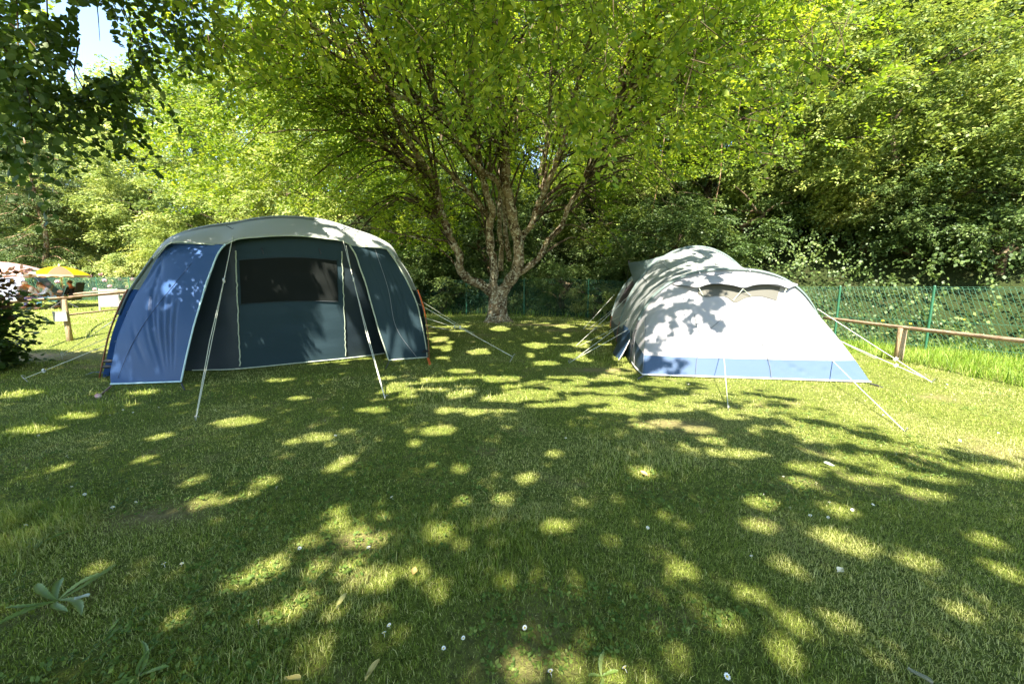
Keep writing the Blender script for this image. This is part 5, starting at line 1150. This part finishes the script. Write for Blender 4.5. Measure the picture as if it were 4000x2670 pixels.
for (n, y0, y1, hh, ww, pw) in [(180000, .85, 2.2, .02, .0023, .75), (165000, 2.1, 4.2, .019, .0034, .8), (130000, 4.1, 8.0, .022, .006, .85), (90000, 7.5, 15, .028, .011, .8), (45000, 14, 23, .04, .022, .9)]:
    x, y = scatter(n, y0, y1, .25, rng, pw)
    pt = noise(x*1.7, y*1.7, 41); pt2 = noise(x*6, y*6, 42); br = bare(x, y); fd = fence_d(x, y)
    k = (rng.random(n) > br*1.15) & (rng.random(n) < .45+.75*pt2) & ~in_tents(x, y) & (fd < .6)
    x, y, pt, pt2, br = x[k], y[k], pt[k], pt2[k], br[k]
    tall = ss(.55, .85, noise(x*1.1+3, y*1.1, 43))*ss(-.3, .6, pt2)
    dens = ((x < -.4) & (y < 2.6))*.5
    h = hh*(.5+.9*rng.random(len(x))+.9*(rng.random(len(x)) > .93))*(1+1.1*tall+dens*tall*2.5)*(1-.4*br)
    w = ww*(.7+.6*rng.random(len(x)))
    V, q, t = blades(x, y, h, w, rng, maxtilt=1.5); parts.append((V, q, t))
    dry = (rng.random(len(x)) < .16+.5*1.3*ss(.45, .72, noise(x*1.3, y*1.3, 47)))
    tv = np.clip(.42+.25*(pt-.5)+rng.normal(0, .13, len(x))+.0*tall, 0, 1); tv = np.where(dry, rng.uniform(.7, 1, len(x)), tv); tints.append(np.concatenate([tv, tv]))
off = 0; VV = []; QQ = []; TT = []; t1 = []; t2 = []
for (V, q, t), tn in zip(parts, tints): VV.append(V); QQ.append(q+off); TT.append(t+off); off += len(V); n = len(tn)//2; t1.append(tn[:n]); t2.append(tn[n:])
me = fast_mesh('grass', np.concatenate(VV), [np.concatenate(QQ), np.concatenate(TT)], np.concatenate(t1+t2))
tag(link_mesh('lawn_grass', me, M['grass']), 'short mown lawn grass with patches of moss and dry stalks', 'grass', kind='stuff')
# long unmown grass between the rail and the fence
n = 90000; x = rng.uniform(6.4, 16, n); y = rng.uniform(.5, 13, n)
edge = np.interp(y, [1.5, 3.6, 5.15, 6.96, 9.05, 11, 13], [6.7, 6.75, 6.85, 7.0, 6.6, 5.3, 3.5])-.12+.18*(noise(x*2, y*2, 51)-.5)
u_, v_, w_ = proj(np.stack([x, y, 0*x], 1)); k = (x > edge) & (fence_d(x, y) < .8) & (u_ < 4150) & (w_ > 0); x, y = x[k], y[k]
h = rng.uniform(.08, .26, len(x))*(.4+1.1*noise(x*2.5, y*2.5, 52)); V, q, t = blades(x, y, h, rng.uniform(.004, .009, len(x)), rng, maxtilt=1.4); tv = np.clip(.45+.4*(noise(x*2, y*2, 53)-.5)+rng.normal(0, .2, len(x)), 0, 1)
xs, ys = x, y
n2 = 9000; y = rng.uniform(11.5, 22, n2); x = rng.uniform(-24, 5, n2); fd = fence_d(x, y); k = (fd > -.7) & (fd < .8); x, y = x[k], y[k]; V2, q2, t2_ = blades(x, y, rng.uniform(.12, .4, len(x)), rng.uniform(.012, .02, len(x)), rng, maxtilt=1.1)
tv2 = np.clip(.5+rng.normal(0, .17, len(x)), 0, 1)
me = fast_mesh('long', np.concatenate([V, V2]), [np.concatenate([q, q2+len(V)]), np.concatenate([t, t2_+len(V)])], np.concatenate([tv, tv2, tv, tv2]))
tag(link_mesh('long_grass', me, M['grass_long']), 'long bright unmown grass between the rail and the fence', 'grass', kind='stuff')
# clover, plantain and daisy leaves in the sward
n = 15000; y = .95+8*rng.random(n)**1.3; x = rng.uniform(-1, 1, n)*(1.4*y+.2); cl = noise(x*2.2, y*2.2, 61); k = (cl > .6) & ~in_tents(x, y); x, y = x[k], y[k]
C = np.stack([x, y, zg(x, y)+.022*rng.random(len(x))+.004], 1); Dd = rng.normal(0, 1, C.shape); Dd[:, 2] = .25
LV = spray_leaves(C, Dd, np.array([0, 0, 1.])+rng.normal(0, .3, C.shape), 4, .026, .018, .012, rng, droop=0)
tag(leaves_object('clover', LV, np.clip(.42+rng.normal(0, .2, len(LV)), 0, 1), leafmat('clover_leaf', (.06, .11, .02), (.13, .19, .035), (.3, .34, .1), trans=.25, rough=.6, spec=.2)), 'patches of clover and small broad leaves in the lawn', 'clover', kind='stuff')
# daisies
pet = MB()
for k in range(12):
    a = k*math.pi/6; c_, s_ = math.cos(a), math.sin(a); pet.add([(c_*.003, s_*.003, 0), (c_*.008-s_*.0025, s_*.008+c_*.0025, .002), (c_*.013, s_*.013, .003), (c_*.008+s_*.0025, s_*.008-c_*.0025, .002)], [(0, 1, 2, 3)])
pet.ball((0, 0, .001), (.004, .004, .003), 8, 4); pet.tube([(0, 0, 0), (.002, .001, -.02)], .0006, 4)
base_d = pet.build('daisy', [mat('daisy_petal', (.8, .78, .72), .6), mat('daisy_centre', (.7, .5, .03), .7)])
for _p in base_d.data.polygons:
    if 12 <= _p.index < 44: _p.material_index = 1
dz = [(1530,1940),(640,2200),(710,1190+1010),(1440,2137),(1340,1590),(2410,1525),(2847,1560),(1500,2470),(1733,2530),(2150,2620),(2440,2325+280),(3060,1860),(3086,1980),(3190,1885),(3410,1970),(3165,2012),(3235,2020),(2935,2170),(2840,2640),(3600,1590),(3700,1500),(3730,1560),(3800,1480),(3880,1450),(3640,1540),(3520,1350),(3900,1690),(2690,1500),(1180,1520),(1270,1640),(1310,1700),(560,1640),(480,1600),(430,1620),(700,1650),(620,1590),(840,1600),(330,1930),(280,1900),(100,2050),(440,1980),(530,1960),(1080,1900),(1170,2140),(2530,2060),(2210,1710),(2060,1770),(1010,2420),(3960,1530),(3840,1535),(3300,1640),(3450,1620),(520,1610),(390,1680),(150,1700),(260,1780),(3750,1720),(3500,1770),(2980,1930),(3240,1960),(3330,1990),(1520,2440),(2050,2450),(1810,2490)]
first = True
for i, (a, b) in enumerate(dz):
    g = G(a, b, .03)
    if i >= 46 and i % 2: pass
    o = base_d if first else base_d.copy()
    if not first: COL.objects.link(o)
    first = False; s = float(rng.uniform(.6, .95)); o.location = g; o.scale = (s,)*3; o.rotation_euler = (rng.uniform(-.4, .7), rng.uniform(-.4, .4), rng.uniform(0, 6))
    tag(o, 'small white daisy head standing just above the lawn grass', 'daisy', 'daisies dotted over the lawn')
# fallen leaves
for i, (a, b, c, lab) in enumerate([(1617, 2232, (.5, .36, .12), 'curled tan fallen leaf lying on the middle of the lawn'), (1140, 2655, (.5, .42, .14), 'yellowish fallen leaf at the bottom edge left of the middle'), (1455, 2620, (.45, .38, .14), 'thin straw-coloured leaf standing in the foreground grass'),
        (2520, 1852, (.6, .3, .14), 'orange-brown fallen leaf in a sun fleck in front of the white tent'), (3280, 2228, (.62, .6, .45), 'pale curled leaf on the right foreground lawn'), (3590, 2640, (.4, .4, .3), 'pale leaf near the bottom right corner'), (318, 2335, (.5, .56, .5), 'silvery leaf underside lying right of the large jagged weed'), (1335, 2350, (.45, .42, .15), 'small olive leaf lying in the lower left grass'), (3240, 1815, (.45, .5, .38), 'grey-green leaf scrap on the lawn right of the white tent shadow')]):
    g = G(a, b, .03); q = []
    for k in range(7):
        t = k/6; w = .014*math.sin(math.pi*min(t*1.02+.02, 1))**.8; q.append([(-w, t*.06-.03, .012*math.cos(t*3)+.012), (0, t*.06-.03, .012*math.cos(t*3)), (w, t*.06-.03, .012*math.cos(t*3)+.01)])
    o = MB().grid(q).build('fallen_leaf', mat('dry_leaf', c, .7, trans=.2), smooth=True); o.location = g; o.rotation_euler = (.2, .25, i*1.3); tag(o, lab, 'leaf', 'leaves lying on the lawn')
# dandelion-like rosettes
M['weed'] = leafmat('weed_leaf', (.12, .19, .04), (.2, .28, .07), (.34, .4, .15), trans=.3, rough=.45, spec=.5)
def rosette(px, py, n, L0, lab, seed):
    r = np.random.default_rng(seed); g = G(px, py, .01); root = empty('broadleaf_weed', tuple(g)); tag(root, lab, 'weed', 'broad-leaved weeds in the lawn')
    for k in range(n):
        a = 2*math.pi*k/n+r.normal(0, .25); L = L0*r.uniform(.6, 1.1); el = r.uniform(.05, .5); q = []; NS = 31; cv = r.normal(0, .4)
        for i in range(NS):
            t = i/(NS-1); w = L*.11*(t**.8)*(1-t**5)*(1+.55*((i*.5) % 1.5)/1.5)+.0015; h = L*(t*math.sin(el)-.5*t*t*math.sin(el)); x = L*t*math.cos(el)
            y_ = cv*L*t*t; q.append([(x, y_-w, h+.55*w+r.normal(0, .001)), (x, y_, h), (x, y_+w, h+.55*w+r.normal(0, .001))])
        Q = np.array(q); c, s = math.cos(a), math.sin(a); Q = np.stack([Q[..., 0]*c-Q[..., 1]*s, Q[..., 0]*s+Q[..., 1]*c, Q[..., 2]], -1)
        mb = MB().grid(Q); me = fast_mesh('leaf', np.concatenate(mb.v), [np.array(mb.f)], np.full(len(mb.f), float(np.clip(.5+r.normal(0, .2), 0, 1)))); link_mesh('leaf', me, M['weed'], root, smooth=True)
rosette(225, 2345, 9, .17, 'large jagged dandelion-like weed at the lower left edge of the lawn', 1)
rosette(150, 2120, 7, .11, 'smaller grey-leaved weed above the large dandelion-like one', 2)
0 and rosette(375, 2420, 5, .11, 'small upright weed right of the large dandelion-like one', 3)
rosette(540, 2640, 5, .12, 'pale-leaved weed at the very bottom left', 4)
0 and rosette(3730, 2480, 5, .16, 'flattened broad-leaved weed near the lower right corner', 5)
rosette(2350, 2640, 4, .08, 'bright leaf tuft at the bottom edge right of the middle', 6)
0 and rosette(1720, 2590, 5, .07, 'small glossy weed beside the daisies at the bottom middle', 7)
0 and rosette(1320, 1920, 6, .08, 'small rosette left of the sun flecks in mid lawn', 8)
for i, (a, b) in enumerate([(3448, 1252), (3556, 1264), (3765, 1248)]):   # yellow buttercups by the rail
    p = P(a, b, 6.6 if i < 2 else 7.6); z0 = 0; mb = MB().ball(p, (.02, .02, .014), 8, 5); o = mb.build('yellow_flower', mat('yellow_petal', (.85, .6, .02), .5), smooth=True)
    mb2 = MB().tube([p-[0, 0, .01], (p[0]+.02, p[1]+.03, p[2]*.5), (p[0]+.03, p[1]+.02, 0)], .0025, 4).build('stem', M['weed'], o)
    tag(o, ['yellow flower poking over the rail left of its post', 'yellow flower poking over the rail above its post', 'single orange-yellow flower behind the mesh right of the second green post'][i], 'flower')
